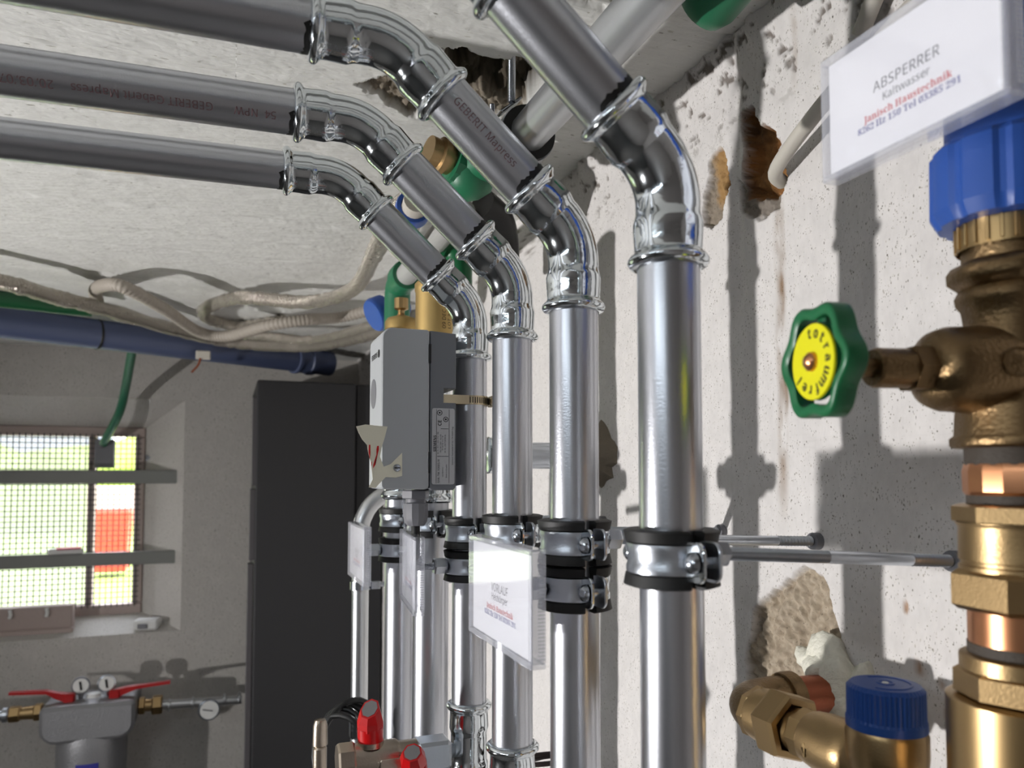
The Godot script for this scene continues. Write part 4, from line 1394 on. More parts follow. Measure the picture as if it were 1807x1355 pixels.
	mb.lathe([[0.0, 0.0], [0.023, 0.0], [0.023, 0.014], [0.0, 0.014]], D(0.270, 2.010, 1.03), Vector3(1, -0.2, 0), 20)
	obj("body", mb, M.green_wheel, gt)
	var bp := thing("blue_coupling", "blue plastic coupling left of the green elbow", "coupling", D(0.24, 1.96, 1.30))
	mb = MB.new()
	var bd := Vector3(-0.45, -0.25, 0.12)
	mb.lathe([[0.0, 0.0], [0.0225, 0.0], [0.0225, 0.040], [0.030, 0.042], [0.031, 0.062], [0.028, 0.068], [0.0, 0.068]], D(0.292, 1.990, 1.34), bd, 24, 40.0)
	obj("body", mb, M.blue, bp)
	bp = thing("blue_coupling", "blue plastic ring on a whitish pipe, seen between the two slanting pipes", "coupling", D(0.215, 2.01, 0.95))
	mb = MB.new()
	mb.lathe([[0.0165, 0.0], [0.0215, 0.0], [0.0225, 0.003], [0.0225, 0.018], [0.0165, 0.02]], D(0.212, 2.015, 0.915), Vector3(0.08, -0.1, -1), 24)
	obj("ring", mb, M.blue, bp)
	mb = MB.new()
	mb.tube([D(0.211, 2.016, 0.895), D(0.223, 2.000, 1.05)], 0.0160, 20)
	obj("tube", mb, M.conduit, bp)
	# black insulation piece behind the second lower bend
	var bi := thing("insulated_elbow", "black insulated bend on the wall behind the second pipe's slanting piece", "elbow", D(0.33, 1.98, 0.93))
	mb = MB.new()
	mb.tube(spline([D(0.296, 2.022, 0.90), D(0.322, 2.012, 0.915), D(0.338, 1.992, 0.935), D(0.345, 1.95, 0.95)], 5), 0.021, 20)
	obj("sleeve", mb, M.black, bi)
	mb = MB.new()
	mb.tube([D(0.345, 1.95, 0.95), D(0.35, 1.885, 0.96)], 0.012, 16)
	obj("tube", mb, M.conduit, bi)

	# blue drain pipe below the ceiling
	var d := thing("drain_pipe", "dark blue plastic drain pipe below the ceiling in front of the back wall", "pipe", D(-0.2, 2.05, 2.4))
	var d0 := D(-0.96, 2.050, 1.93)
	var d1 := D(0.20, 2.052, 2.545)
	mb = MB.new()
	mb.tube([d0, d1], 0.0395, 28)
	obj("tube", mb, M.blue_drain, d)
	mb = MB.new()
	var dd := (d1 - d0).normalized()
	mb.lathe([[0.0397, 0.0], [0.0412, 0.001], [0.0412, 0.006], [0.0397, 0.007]], D(-0.338, 2.0505, 2.2605), dd, 28)
	obj("joint_ring", mb, M.black, d)
	mb = MB.new()
	mb.lathe([[0.040, 0.0], [0.0465, 0.002], [0.0465, 0.012], [0.042, 0.016], [0.042, 0.05], [0.0465, 0.053], [0.0465, 0.070], [0.041, 0.08], [0.041, 0.14], [0.0, 0.14]], d1 - dd * 0.01, dd, 28, 40.0)
	obj("socket", mb, M.blue_drain, d)
	var cc := thing("cable_clip", "white cable clip hanging on the blue drain pipe", "clip", D(-0.09, 2.02, 2.33))
	mb = MB.new()
	mb.box(D(-0.075, 2.020, 2.335), Vector3(0.040, 0.026, 0.012), 0.003)
	obj("saddle", mb, M.conduit, cc)
	mb = MB.new()
	mb.tube(spline([D(-0.082, 2.01, 2.33), D(-0.088, 1.99, 2.33), D(-0.105, 1.968, 2.33)]), 0.003, 8)
	obj("wire_tail", mb, M.copper, cc)
	# green pipe behind the hoses
	mb = MB.new()
	mb.tube(spline([D(-1.0, 2.074, 1.86), D(-0.496, 2.076, 2.00), D(-0.385, 2.077, 2.04), D(-0.32, 2.079, 2.06)]), 0.019, 18)
	tag(obj("green_pipe", mb, mat(Color(0.04, 0.28, 0.15), 0.45)), "dark green pipe lying behind the wrapped hoses on the drain pipe", "pipe")
	# wrapped and corrugated hoses
	var h1 := [D(-0.95, 2.055, 1.30), D(-0.62, 2.050, 1.55), D(-0.421, 2.050, 1.697), D(-0.354, 2.050, 1.797), D(-0.274, 2.050, 1.90), D(-0.098, 2.055, 2.197), D(0.019, 2.060, 2.326), D(0.179, 2.060, 2.339), D(0.295, 2.060, 2.202), D(0.354, 2.060, 2.074), D(0.39, 2.06, 1.98)]
	mb = MB.new()
	mb.tube(wrinkle(spline(h1, 12), 3), radii(spline(h1, 12).size(), 0.0165, 0.0016, 5), 14)
	tag(obj("wrapped_hose", mb, M.foil), "long shiny film-wrapped hose lying on the blue drain pipe", "hose")
	var h2 := [D(0.345, 2.066, 0.86), D(0.285, 2.070, 0.92), D(0.235, 2.062, 0.99), D(0.214, 2.052, 1.08), D(0.224, 2.050, 1.265), D(0.226, 2.050, 1.53), D(0.150, 2.050, 1.67), D(0.024, 2.060, 1.717), D(-0.049, 2.070, 1.88), D(-0.065, 2.076, 2.025), D(-0.034, 2.080, 2.125), D(0.032, 2.080, 2.16), D(0.127, 2.080, 2.041)]
	mb = MB.new()
	mb.tube(wrinkle(spline(h2, 12), 8), radii(spline(h2, 12).size(), 0.0145, 0.0014, 9), 14)
	tag(obj("wrapped_hose", mb, M.foil), "shiny film-wrapped hose bending in a loop below the ceiling", "hose")
	var h3 := [D(-0.296, 2.084, 1.985), D(-0.284, 2.084, 1.87), D(-0.246, 2.066, 1.73), D(-0.201, 2.050, 1.662), D(-0.137, 2.035, 1.776), D(-0.075, 2.020, 1.945), D(-0.011, 2.013, 1.945), D(0.075, 2.020, 1.816), D(0.161, 2.035, 1.786), D(0.244, 2.055, 1.83), D(0.316, 2.070, 1.776)]
	var sp := spline(h3, 40)
	var rr := []
	for k in sp.size():
		rr.append(0.0125 + (0.0012 if k % 4 < 2 else 0.0))
	mb = MB.new()
	mb.tube(sp, rr, 14, true, 30.0)
	tag(obj("corrugated_hose", mb, M.corrugated), "grey corrugated cable conduit in a loop among the wrapped hoses", "hose")
	var h4 := [D(0.024, 2.062, 2.191), D(0.103, 2.050, 2.128), D(0.217, 2.040, 2.072), D(0.323, 2.038, 1.813), D(0.35, 2.04, 1.72)]
	mb = MB.new()
	mb.tube(wrinkle(spline(h4, 12), 15), radii(spline(h4, 12).size(), 0.0125, 0.0014, 19), 14)
	tag(obj("wrapped_hose", mb, M.foil), "short film-wrapped hose lying highest where the hoses reach the corner", "hose")
	# conduits on the right wall
	mb = MB.new()
	mb.tube(spline([D(0.452, 1.936, 0.527), D(0.434, 1.941, 0.512), D(0.424, 1.965, 0.445), D(0.426, 1.99, 0.38), D(0.430, 2.02, 0.30)]), 0.0062, 14)
	tag(obj("cable_conduit", mb, M.conduit), "thin whitish conduit coming out of the broken hole in the right wall", "cable")
	mb = MB.new()
	mb.tube(spline([D(0.440, 2.010, 0.425), D(0.436, 2.03, 0.405), D(0.434, 2.062, 0.375), D(0.432, 2.11, 0.34)]), 0.0065, 14)
	tag(obj("cable_conduit", mb, M.conduit), "thin whitish conduit at the top edge, above the ABSPERRER sign", "cable")

func wrinkle(pts: Array, seed: int) -> Array:
	var rng := RandomNumberGenerator.new()
	rng.seed = seed
	var out := []
	for p in pts:
		out.append(p + Vector3(rng.randf_range(-1, 1), rng.randf_range(-1, 1), rng.randf_range(-1, 1)) * 0.0008)
	return out

func radii(n: int, r: float, d: float, seed: int) -> Array:
	var rng := RandomNumberGenerator.new()
	rng.seed = seed
	var out := []
	for k in n:
		out.append(r + rng.randf_range(-d, d))
	return out

# ------------------------------------------------------------------ cabinet and water filter in the back
func background() -> void:
	var c := thing("cabinet", "tall dark anthracite cabinet against the back wall", "cabinet", D(0.22, 0, 2.5))
	var mb := MB.new()
	mb.box(D(0.2155, 0.977, 2.53), Vector3(0.285, 1.950, 0.46), 0.004)
	obj("body", mb, M.cabinet, c)
	mb = MB.new()
	mb.box(D(0.402, 0.977, 2.55), Vector3(0.082, 1.950, 0.46), 0.004)
	obj("side_panel", mb, M.cabinet, c)
	for s in [[1.645, 1.90, 0.062], [1.43, 1.635, 0.058], [0.05, 1.42, 0.055]]:
		mb = MB.new()
		mb.box(D(float(s[2]) + 0.008, (s[0] + s[1]) / 2, 2.325), Vector3(0.016, s[1] - s[0], 0.04), 0.002)
		obj("edge_strip", mb, M.cabinet_edge, c)

	var z := 2.66
	var f := thing("water_filter", "grey cast metal water filter with two pressure gauges and red levers", "filter", D(-0.378, 0.5, z))
	mb = MB.new()
	mb.prism(round_rect(-0.505, 0.886, -0.253, 0.994, [0.045, 0.045, 0.012, 0.012]), Transform3D(Basis.IDENTITY, D(0, 0, z + 0.09)), 0.185, 0.010)
	obj("head", mb, M.cast_iron, f)
	mb = MB.new()
	mb.lathe([[0.0, 0.46], [0.07, 0.46], [0.092, 0.50], [0.096, 0.78], [0.098, 0.85], [0.096, 0.895], [0.086, 0.910], [0.0, 0.915]], D(-0.378, 0, z), Vector3.UP, 36, 45.0)
	var bowl := obj("bowl", mb, M.cast_iron, f)
	mb = MB.new()
	mb.lathe([[0.0985, 0.745], [0.0993, 0.745], [0.0993, 0.823], [0.0985, 0.823]], D(-0.378, 0, z), Vector3.UP, 16, 40.0, -0.30, 0.32, Vector3(1, 0, 0))
	obj("sticker", mb, mat(Color(0.62, 0.66, 0.85), 0.5), bowl)
	mb = MB.new()
	mb.lathe([[0.0993, 0.806], [0.0996, 0.806], [0.0996, 0.823], [0.0993, 0.823]], D(-0.378, 0, z), Vector3.UP, 16, 40.0, -0.30, 0.32, Vector3(1, 0, 0))
	obj("sticker_band", mb, M.ink_blue, bowl)
	mb = MB.new()
	mb.lathe([[0.0, 0.0], [0.022, 0.0], [0.018, 0.010], [0.0, 0.012]], D(-0.378, 0.994, z), Vector3.UP, 20)
	obj("bleed_cap", mb, M.white_plastic, f)
	for x in [-0.411, -0.341]:
		var ga := D(x, 1.034, z - 0.02)
		var ax := Vector3(0.10, 0.05, 1).normalized()
		mb = MB.new()
		mb.lathe([[0.0, -0.020], [0.023, -0.020], [0.0255, -0.016], [0.0255, 0.0], [0.0225, 0.001], [0.0215, -0.002], [0.0, -0.002]], ga, ax, 28)
		mb.tube([D(x, 0.99, z - 0.01), D(x, 1.015, z - 0.01)], 0.007, 12)
		var gauge := obj("gauge", mb, M.gland if x < -0.4 else M.screw, f)
		mb = MB.new()
		mb.lathe([[0.0, 0.0006], [0.0215, 0.0006], [0.0215, -0.002]], ga - ax * 0.0015, ax, 28)
		obj("dial", mb, M.white_plastic, gauge)
		mb = MB.new()
		mb.box(ga + ax * 0.0005, Vector3(0.006, 0.026, 0.001), 0.0, MB.frame(ax).rotated(ax, 0.15))
		obj("needle", mb, M.ink, gauge)
	for s in [[-0.438, -1.0, 1.034], [-0.316, 1.0, 1.026]]:
		mb = MB.new()
		var pts := [D(s[0], 1.004, z - 0.03), D(s[0] + s[1] * 0.03, 1.013, z - 0.03), D(s[0] + s[1] * 0.06, s[2] - 0.006, z - 0.032), D(s[0] + s[1] * 0.155, s[2], z - 0.034)]
		var w := [0.026, 0.020, 0.010, 0.007]
		for side in [-1.0, 1.0]:
			for k in 3:
				pass
		for k in 3:
			var a: Vector3 = pts[k]; var b: Vector3 = pts[k + 1]
			var ha := Vector3(0, w[k] / 2, 0); var hb := Vector3(0, w[k + 1] / 2, 0); var dz := Vector3(0, 0, 0.011)
			mb.grid([PackedVector3Array([a - ha - dz, a - ha + dz, a + ha + dz, a + ha - dz]), PackedVector3Array([b - hb - dz, b - hb + dz, b + hb + dz, b + hb - dz])] if s[1] > 0 else [PackedVector3Array([b - hb - dz, b - hb + dz, b + hb + dz, b + hb - dz]), PackedVector3Array([a - ha - dz, a - ha + dz, a + ha + dz, a + ha - dz])], true, 30.0)
		mb.box(pts[0], Vector3(0.03, 0.028, 0.03), 0.004)
		obj("lever", mb, M.red_lever, f)
	var l := thing("brass_fitting", "brass fitting and pipe left of the water filter", "fitting", D(-0.58, 0.96, z))
	mb = MB.new()
	hexnut(mb, 0.026, 0.0, 0.022, D(-0.535, 0.963, z), Vector3.RIGHT)
	mb.lathe([[0.0, 0.0], [0.018, 0.0], [0.020, 0.04], [0.0, 0.04]], D(-0.575, 0.963, z), Vector3.RIGHT, 20)
	hexnut(mb, 0.024, 0.0, 0.03, D(-0.60, 0.963, z), Vector3.RIGHT)
	obj("body", mb, M.brass, l)
	mb = MB.new()
	mb.tube([D(-1.1, 0.968, z), D(-0.60, 0.963, z)], 0.015, 18)
	mb.lathe([[0.0, 0.0], [0.022, 0.0], [0.022, 0.012], [0.0, 0.012]], D(-0.615, 0.963, z), Vector3.RIGHT, 18)
	obj("pipe", mb, M.zinc, l)
	var r := thing("filter_outlet_pipe", "brass union and galvanized pipe with a round thermometer, right of the water filter", "pipe", D(-0.1, 0.94, z))
	mb = MB.new()
	hexnut(mb, 0.027, 0.0, 0.018, D(-0.252, 0.952, z), Vector3.RIGHT)
	hexnut(mb, 0.030, 0.0, 0.030, D(-0.214, 0.950, z), Vector3.RIGHT)
	mb.tube([D(-0.24, 0.952, z), D(-0.20, 0.950, z)], 0.019, 18)
	obj("union_nut", mb, M.brass, r)
	mb = MB.new()
	mb.tube([D(-0.19, 0.948, z), D(0.052, 0.939, z)], 0.0145, 22)
	for x in [-0.165, -0.095, 0.0, 0.045]:
		mb.lathe([[0.0145, -0.005], [0.019, -0.003], [0.019, 0.003], [0.0145, 0.005]], D(x, 0.945, z), Vector3.RIGHT, 22)
	obj("tube", mb, M.tube_far, r)
	mb = MB.new()
	var ta := D(-0.046, 0.925, z - 0.03)
	mb.lathe([[0.0, -0.018], [0.030, -0.018], [0.033, -0.012], [0.033, 0.0], [0.029, 0.001], [0.028, -0.002], [0.0, -0.002]], ta, Vector3(0.05, 0.05, 1), 30)
	var th := obj("thermometer", mb, M.screw, r)
	mb = MB.new()
	mb.lathe([[0.0, 0.0], [0.028, 0.0], [0.028, -0.002]], ta - Vector3(0, 0, 0.0008), Vector3(0.05, 0.05, 1), 30)
	obj("dial", mb, M.white_plastic, th)
	mb = MB.new()
	mb.box(ta + Vector3(-0.004, 0.0, 0.0012), Vector3(0.030, 0.003, 0.0008), 0.0, Basis(Vector3(0, 0, 1), -0.2))
	obj("needle", mb, M.ink, th)

# ------------------------------------------------------------------ brass fittings in the right foreground
func foreground() -> void:
	var cx := 0.355
	var cz := 0.255
	var o := D(cx, 0, cz)
	var yv := func(v: float) -> float: return 1.847 - (v - 240.0) * 0.000274     # heights read along the column
	# blue pipe with its union nut
	var b := thing("blue_union", "bright blue plastic pipe with a ribbed union nut above the brass valve", "coupling", D(cx, yv.call(400), cz))
	var mb := MB.new()
	mb.tube([o + Vector3(0, yv.call(290), 0), o + Vector3(0, CEIL, 0)], 0.0262, 36)
	obj("pipe", mb, M.blue, b)
	mb = MB.new()
	var P := []
	for row in [[0.0, 262], [0.0305, 262], [0.0330, 272], [0.0335, 380], [0.0300, 404], [0.0225, 406]]:
		var ring := PackedVector3Array()
		for k in 80:
			var a := TAU * k / 80
			var g := 1.0 if row[0] < 0.029 or k % 8 > 1 else 0.955
			var r: float = maxf(row[0] * g, 0.00001)
			ring.append(o + Vector3(cos(a) * r, yv.call(float(row[1])), sin(a) * r))
		P.append(ring)
	P.reverse()
	var Q := []
	for ring in P:
		var rev: PackedVector3Array = ring
		rev.reverse()
		Q.append(rev)
	mb.grid(Q, true, 25.0)
	obj("union_nut", mb, M.blue, b)
	mb = MB.new()
	mb.lathe([[0.0224, yv.call(452)], [0.0224, yv.call(404)], [0.0, yv.call(404)]], o, Vector3.UP, 36, 42.0)
	for k in 24:
		var a := TAU * k / 24
		mb.box(o + Vector3(cos(a) * 0.0224, yv.call(427), sin(a) * 0.0224), Vector3(0.0018, 0.0115, 0.0018), 0.0003, Basis(Vector3.UP, -a))
	obj("knurled_ring", mb, M.brass_bright, b)

	# bronze stop valve with green handwheel
	var v := thing("stop_valve", "dark bronze stop valve with a green handwheel in the right foreground", "valve", D(cx, yv.call(800), cz))
	mb = MB.new()
	mb.lathe([[0.0, yv.call(805)], [0.0265, yv.call(805)], [0.0278, yv.call(800)], [0.0278, yv.call(788)], [0.0258, yv.call(782)], [0.0250, yv.call(735)], [0.0245, yv.call(725)], [0.0205, yv.call(715)], [0.0205, yv.call(700)], [0.0215, yv.call(640)], [0.0205, yv.call(580)], [0.0212, yv.call(560)], [0.0235, yv.call(548)], [0.0240, yv.call(535)], [0.0222, yv.call(522)], [0.0270, yv.call(508)], [0.0272, yv.call(490)], [0.0250, yv.call(478)], [0.0205, yv.call(472)], [0.0205, yv.call(448)], [0.0, yv.call(448)]], o, Vector3.UP, 8, 60.0)
	obj("body", mb, M.bronze, v)
	var ya: float = 1.7295
	var tb := Basis(Vector3.UP, -deg_to_rad(12.0))      # the spindle points slightly into the room
	var sx: Vector3 = tb * Vector3.RIGHT
	var sz: Vector3 = tb * Vector3(0, 0, 1)
	var q := D(cx, ya, cz)                               # distances along the spindle count from the body's axis
	mb = MB.new()
	mb.lathe([[0.0, -0.0470], [0.012, -0.0465], [0.018, -0.043], [0.0202, -0.037], [0.0205, -0.030], [0.0215, -0.018], [0.0205, -0.002], [0.0, -0.002]], q, sx, 32, 45.0)
	obj("bonnet", mb, M.bronze, v)
	mb = MB.new()
	mb.lathe([[0.0, -0.0745], [0.0085, -0.0745], [0.0095, -0.0725], [0.0095, -0.046], [0.0, -0.046]], q, sx, 24, 42.0)
	mb.lathe([[0.0, -0.056], [0.0115, -0.056], [0.0115, -0.044], [0.0, -0.044]], q, sx, 6, 20.0)
	obj("gland_nut", mb, M.bronze, v)
	mb = MB.new()
	mb.tube([q - sx * 0.102, q - sx * 0.072], 0.0047, 18)
	obj("stem", mb, M.bronze, v)
	# emblem cast into the body: a ring with strokes
	mb = MB.new()
	var en := Vector3(-0.42, 0.0, 0.91).normalized()
	var ec := D(cx - 0.0130, ya + 0.001, cz) + en * 0.0200
	mb.lathe([[0.0055, 0.0], [0.0058, 0.0010], [0.0068, 0.0010], [0.0071, 0.0]], ec, en, 28)
	var eb := MB.frame(en)
	mb.text("S", sans_bold, 0.0050, Transform3D(eb, ec + eb * Vector3(-0.0018, 0.0008, 0.0010)))
	mb.text("C", sans_bold, 0.0050, Transform3D(eb, ec + eb * Vector3(0.0018, -0.0008, 0.0010)))
	obj("emblem", mb, M.bronze, v)
	# handwheel: wavy rim, hub, spokes, yellow disc
	var wc := q - sx * 0.1035 + Vector3(0, 0.0022, 0)
	mb = MB.new()
	var P2 := []
	for row in 5:
		pass
	var prof := [[-0.0030, -0.0005], [-0.0010, -0.0018], [0.0012, -0.0018], [0.0026, -0.0004], [0.0026, 0.0080], [0.0012, 0.0094], [-0.0012, 0.0094], [-0.0026, 0.0080], [-0.0030, -0.0005]]
	for pr in prof:
		var ring := PackedVector3Array()
		for k in 72:
			var a := TAU * k / 72
			var r: float = 0.0242 + 0.0019 * cos(6 * a + 2.9) + pr[0]
			ring.append(wc + tb * Vector3(pr[1], r * cos(a), r * sin(a)))
		P2.append(ring)
	mb.grid(P2, true, 50.0)
	for k in 3:
		var a := TAU * k / 3 + 0.1
		var dir: Vector3 = tb * Vector3(0, cos(a), sin(a))
		mb.box(wc + sx * 0.005 + dir * 0.015, Vector3(0.006, 0.006, 0.020), 0.0012, Basis(sx, dir.cross(sx), dir))
	mb.lathe([[0.0, 0.0002], [0.0180, 0.0002], [0.0180, 0.003], [0.009, 0.005], [0.009, 0.013], [0.0, 0.013]], wc, sx, 28)
	var wheel := obj("handwheel", mb, M.green_wheel, v)
	mb = MB.new()
	mb.lathe([[0.0045, 0.0010], [0.0176, 0.0010], [0.0179, 0.0006], [0.0179, -0.0004]], wc, -sx, 40)
	obj("yellow_disc", mb, M.yellow, wheel)
	mb = MB.new()
	var word := "totraumfrei"
	for k in word.length():
		var a := deg_to_rad(-8.0 + k * 24.4)
		var up: Vector3 = tb * Vector3(0, cos(a), sin(a))
		var rt: Vector3 = tb * Vector3(0, -sin(a), cos(a))
		mb.text(word[k], sans_bold, 0.0050, Transform3D(Basis(rt, up, -sx), wc - sx * 0.0012 + up * 0.0134))
	obj("lettering", mb, M.ink, wheel)
	mb = MB.new()
	mb.lathe([[0.0, 0.0050], [0.0028, 0.0044], [0.0044, 0.0028], [0.0046, 0.0]], wc, -sx, 20)
	obj("screw", mb, M.copper_bright, wheel)

	# unions and pipe below the valve
	var u := thing("brass_union", "brass and copper union below the dark bronze stop valve", "union", D(cx, yv.call(1160), cz))
	mb = MB.new()
	mb.lathe([[0.0, yv.call(835)], [0.0216, yv.call(835)], [0.0216, yv.call(803)], [0.0, yv.call(803)]], o, Vector3.UP, 30)
	mb.lathe([[0.0, yv.call(908)], [0.0212, yv.call(908)], [0.0212, yv.call(884)], [0.0, yv.call(884)]], o, Vector3.UP, 30)
	obj("hemp_seal", mb, M.seal, u)
	mb = MB.new()
	mb.lathe([[0.0216, yv.call(888)], [0.0226, yv.call(882)], [0.0228, yv.call(846)], [0.0218, yv.call(833)]], o, Vector3.UP, 16, 20.0)
	obj("copper_ring", mb, M.copper_bright, u)
	mb = MB.new()
	mb.lathe([[0.0, yv.call(1020)], [0.0252, yv.call(1020)], [0.0252, yv.call(1012)], [0.0243, yv.call(1010)], [0.0243, yv.call(1004)], [0.0252, yv.call(1002)], [0.0252, yv.call(990)], [0.0250, yv.call(945)], [0.0262, yv.call(938)], [0.0262, yv.call(936)]], o, Vector3.UP, 36, 42.0)
	hexnut(mb, 0.0278, yv.call(938), yv.call(904), o, Vector3.UP, 8)
	obj("upper_nut", mb, M.brass, u)
	mb = MB.new()
	hexnut(mb, 0.0298, yv.call(1088), yv.call(1018), o, Vector3.UP, 6, Vector3(0.5, 0, 1))
	obj("hex_nut", mb, M.brass, u)
	mb = MB.new()
	mb.lathe([[0.0222, yv.call(1150)], [0.0222, yv.call(1085)]], o, Vector3.UP, 34)
	obj("copper_neck", mb, M.copper_bright, u)
	mb = MB.new()
	mb.lathe([[0.0, yv.call(1172)], [0.0226, yv.call(1172)], [0.0226, yv.call(1146)], [0.0, yv.call(1146)]], o, Vector3.UP, 34)
	obj("dark_seal", mb, M.seal, u)
	var w := thing("brass_filter_body", "polished brass cylinder with a hexagon top in the lower right corner", "fitting", D(cx, 1.45, cz))
	mb = MB.new()
	mb.lathe([[0.0, yv.call(1192)], [0.0262, yv.call(1192)], [0.0262, yv.call(1168)], [0.0240, yv.call(1164)], [0.0, yv.call(1164)]], o, Vector3.UP, 34)
	hexnut(mb, 0.0290, yv.call(1240), yv.call(1190), o, Vector3.UP, 8)
	obj("collar", mb, M.brass, w)
	mb = MB.new()
	mb.lathe([[0.0, 1.45], [0.0325, 1.45], [0.0325, yv.call(1242)], [0.0305, yv.call(1238)], [0.0, yv.call(1238)]], o, Vector3.UP, 44)
	obj("cylinder", mb, M.brass_bright, w)

	# safety valve: copper stub from the wall, elbow, union and the blue-capped valve
	var ax := 0.353
	var ay := 1.5115
	var cp := thing("copper_stub", "copper pipe stub coming out of the foam-filled hole in the wall", "pipe", D(0.42, 1.512, 0.462))
	mb = MB.new()
	mb.tube([D(0.47, 1.512, 0.462), D(0.385, 1.513, 0.464)], 0.0125, 24)
	mb.tube([D(0.43, 1.512, 0.462), D(0.395, 1.5125, 0.464)], 0.0145, 24)
	obj("tube", mb, M.copper, cp)
	var s := thing("safety_valve", "brass safety valve with a dark blue ribbed cap at the lower right", "valve", D(ax, 1.48, 0.40))
	mb = MB.new()
	mb.tube(spline([D(0.402, 1.5125, 0.464), D(0.380, 1.5125, 0.466), D(0.362, 1.512, 0.463), D(0.354, 1.5115, 0.450), D(0.353, 1.511, 0.432)], 6), 0.0158, 24)
	mb.lathe([[0.0, -0.002], [0.0178, -0.002], [0.0185, 0.0], [0.0185, 0.008], [0.0, 0.008]], D(0.392, 1.5125, 0.465), Vector3.RIGHT, 24)
	obj("elbow", mb, M.bronze, s)
	var nb := Vector3(0, 0, 1)
	mb = MB.new()
	var n0 := D(ax, ay, 0.4475)
	mb.lathe([[0.0, 0.0], [0.0175, 0.0], [0.0185, 0.001], [0.0185, 0.006], [0.0178, 0.007]], n0, nb, 8, 20.0)
	mb.lathe([[0.0178, 0.006], [0.0182, 0.008], [0.0182, 0.019], [0.0178, 0.020]], n0, nb, 34)
	obj("union_ring", mb, M.brass, s)
	mb = MB.new()
	mb.lathe([[0.0178, 0.0195], [0.0222, 0.0205], [0.0232, 0.023], [0.0232, 0.038], [0.0215, 0.0405], [0.0172, 0.0405], [0.0150, 0.034], [0.0, 0.034]], n0, nb, 6, 20.0, 0.0, TAU, Vector3(0.3, 1, 0))
	obj("union_nut", mb, M.brass, s)
	mb = MB.new()
	mb.lathe([[0.0142, 0.034], [0.0142, 0.046], [0.0155, 0.047]], n0, nb, 30)
	mb.lathe([[0.0, 0.046], [0.0158, 0.046], [0.0165, 0.047], [0.0165, 0.056], [0.0158, 0.057], [0.0, 0.057]], n0, nb, 8, 20.0)
	obj("nipple", mb, M.brass_bright, s)
	mb = MB.new()
	mb.lathe([[0.0, 0.0565], [0.0165, 0.0565], [0.0170, 0.058], [0.0185, 0.068], [0.0188, 0.086], [0.0180, 0.092], [0.0165, 0.094], [0.0165, 0.115], [0.0, 0.115]], n0, nb, 36, 40.0)
	var vc := D(ax, 0, 0.334)
	mb.lathe([[0.0, 1.455], [0.017, 1.455], [0.0185, 1.49], [0.0195, 1.512], [0.0216, 1.518], [0.0220, 1.522], [0.0220, 1.533], [0.0205, 1.5365], [0.0, 1.5365]], vc, Vector3.UP, 40, 35.0)
	obj("body", mb, M.brass, s)
	mb = MB.new()
	var P3 := []
	for row in [[0.0, 1.5605], [0.012, 1.5605], [0.0185, 1.5602], [0.0207, 1.5580], [0.0208, 1.5420], [0.0214, 1.5405], [0.0214, 1.5360], [0.0, 1.5360]]:
		var ring := PackedVector3Array()
		for k in 144:
			var a := -TAU * k / 144
			var g := 0.972 if row[0] > 0.0205 and row[0] < 0.021 and k % 3 == 0 else 1.0
			ring.append(vc + Vector3(cos(a) * maxf(row[0] * g, 0.00001), row[1], sin(a) * maxf(row[0] * g, 0.00001)))
		P3.append(ring)
	mb.grid(P3, true, 25.0)
	mb.lathe([[0.0035, 0.0], [0.0038, 0.0006], [0.0048, 0.0006], [0.0052, 0.0]], vc + Vector3(0, 1.5604, 0), Vector3.UP, 24)
	mb.lathe([[0.0130, 0.0], [0.0132, 0.0005], [0.0142, 0.0005], [0.0145, 0.0]], vc + Vector3(0, 1.5604, 0), Vector3.UP, 30, 42.0, 0.4, 4.6)
	var cap := obj("blue_cap", mb, M.blue_cap, s)
	mb = MB.new()
	mb.lathe([[0.0, 0.0008], [0.0016, 0.0006], [0.0020, 0.0]], vc + Vector3(0, 1.5604, 0), Vector3.UP, 16)
	obj("cap_screw", mb, M.white_plastic, cap)
	# cast arrow on the valve's body
	mb = MB.new()
	var arn := Vector3(-0.75, 0.12, 0.65).normalized()
	mb.lathe([[0.0, 0.0], [0.0, 0.0]], vc, Vector3.UP, 3)
	mb = MB.new()
	var ab := Basis(Vector3(0, 0, 1), Vector3(0, 1, 0), Vector3(-1, 0, 0))
	mb.prism(PackedVector2Array([Vector2(-0.0007, -0.004), Vector2(0.0007, -0.004), Vector2(0.0007, 0.0015), Vector2(0.0024, 0.0015), Vector2(0, 0.0045), Vector2(-0.0024, 0.0015), Vector2(-0.0007, 0.0015)]), Transform3D(ab, D(ax - 0.0177, ay - 0.002, 0.380)), 0.0008)
	obj("cast_arrow", mb, M.brass, s)
	# expanding foam in the hole
	mb = MB.new()
	var fn := FastNoiseLite.new(); fn.frequency = 55.0; fn.seed = 3; fn.fractal_octaves = 3
	for blob in [[D(0.440, 1.537, 0.470), Vector3(0.013, 0.019, 0.018)], [D(0.437, 1.523, 0.456), Vector3(0.016, 0.018, 0.015)], [D(0.440, 1.531, 0.492), Vector3(0.010, 0.010, 0.013)], [D(0.434, 1.506, 0.452), Vector3(0.010, 0.016, 0.007)], [D(0.444, 1.518, 0.440), Vector3(0.012, 0.022, 0.013)], [D(0.436, 1.528, 0.472), Vector3(0.014, 0.014, 0.014)]]:
		var B := []
		for i in 13:
			var ring := PackedVector3Array()
			for j in 22:
				var th := PI * i / 12
				var a := -TAU * j / 22
				var d := Vector3(sin(th) * cos(a), cos(th), sin(th) * sin(a))
				var p: Vector3 = blob[0] + d * blob[1]
				ring.append(p + d * 0.006 * fn.get_noise_3dv(p))
			B.append(ring)
		mb.grid(B, true, 70.0)
	tag(obj("expanding_foam", mb, M.foam), "lump of yellowish white expanding foam round the copper stub", "foam")

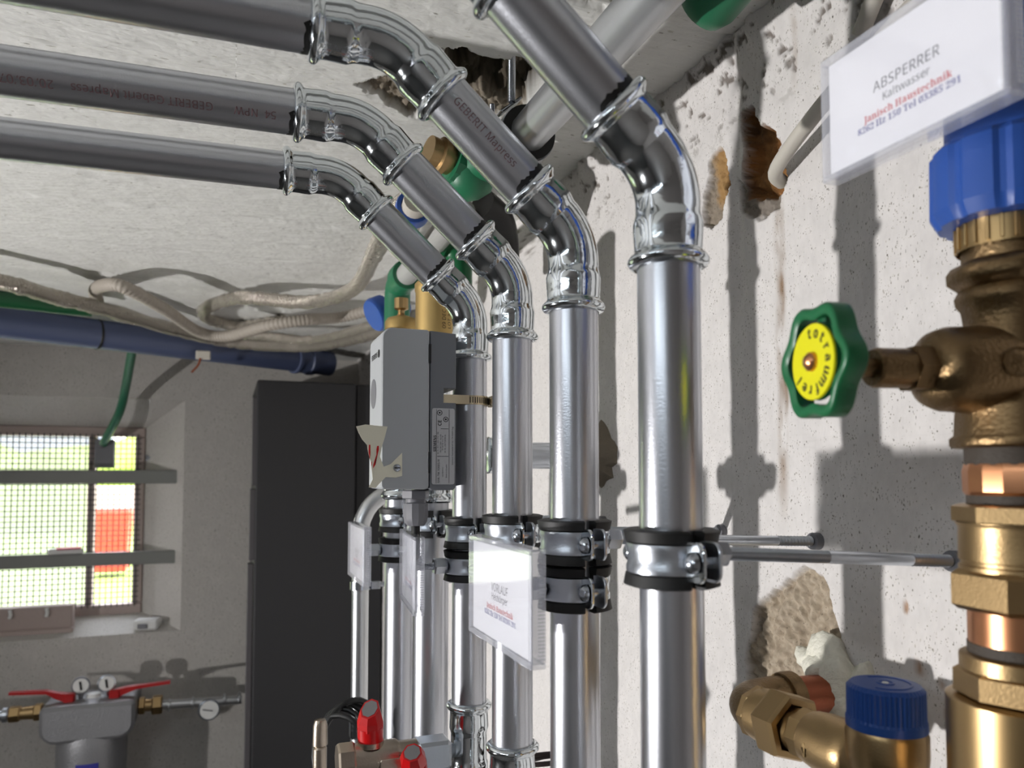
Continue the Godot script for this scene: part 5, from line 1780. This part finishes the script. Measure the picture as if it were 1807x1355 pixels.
func _ready() -> void:
	make_materials()
	make_fonts()
	setup()
	room()
	window()
	heating_pipes()
	clamps()
	signs()
	thermostat()
	risers()
	ceiling_run()
	background()
	foreground()
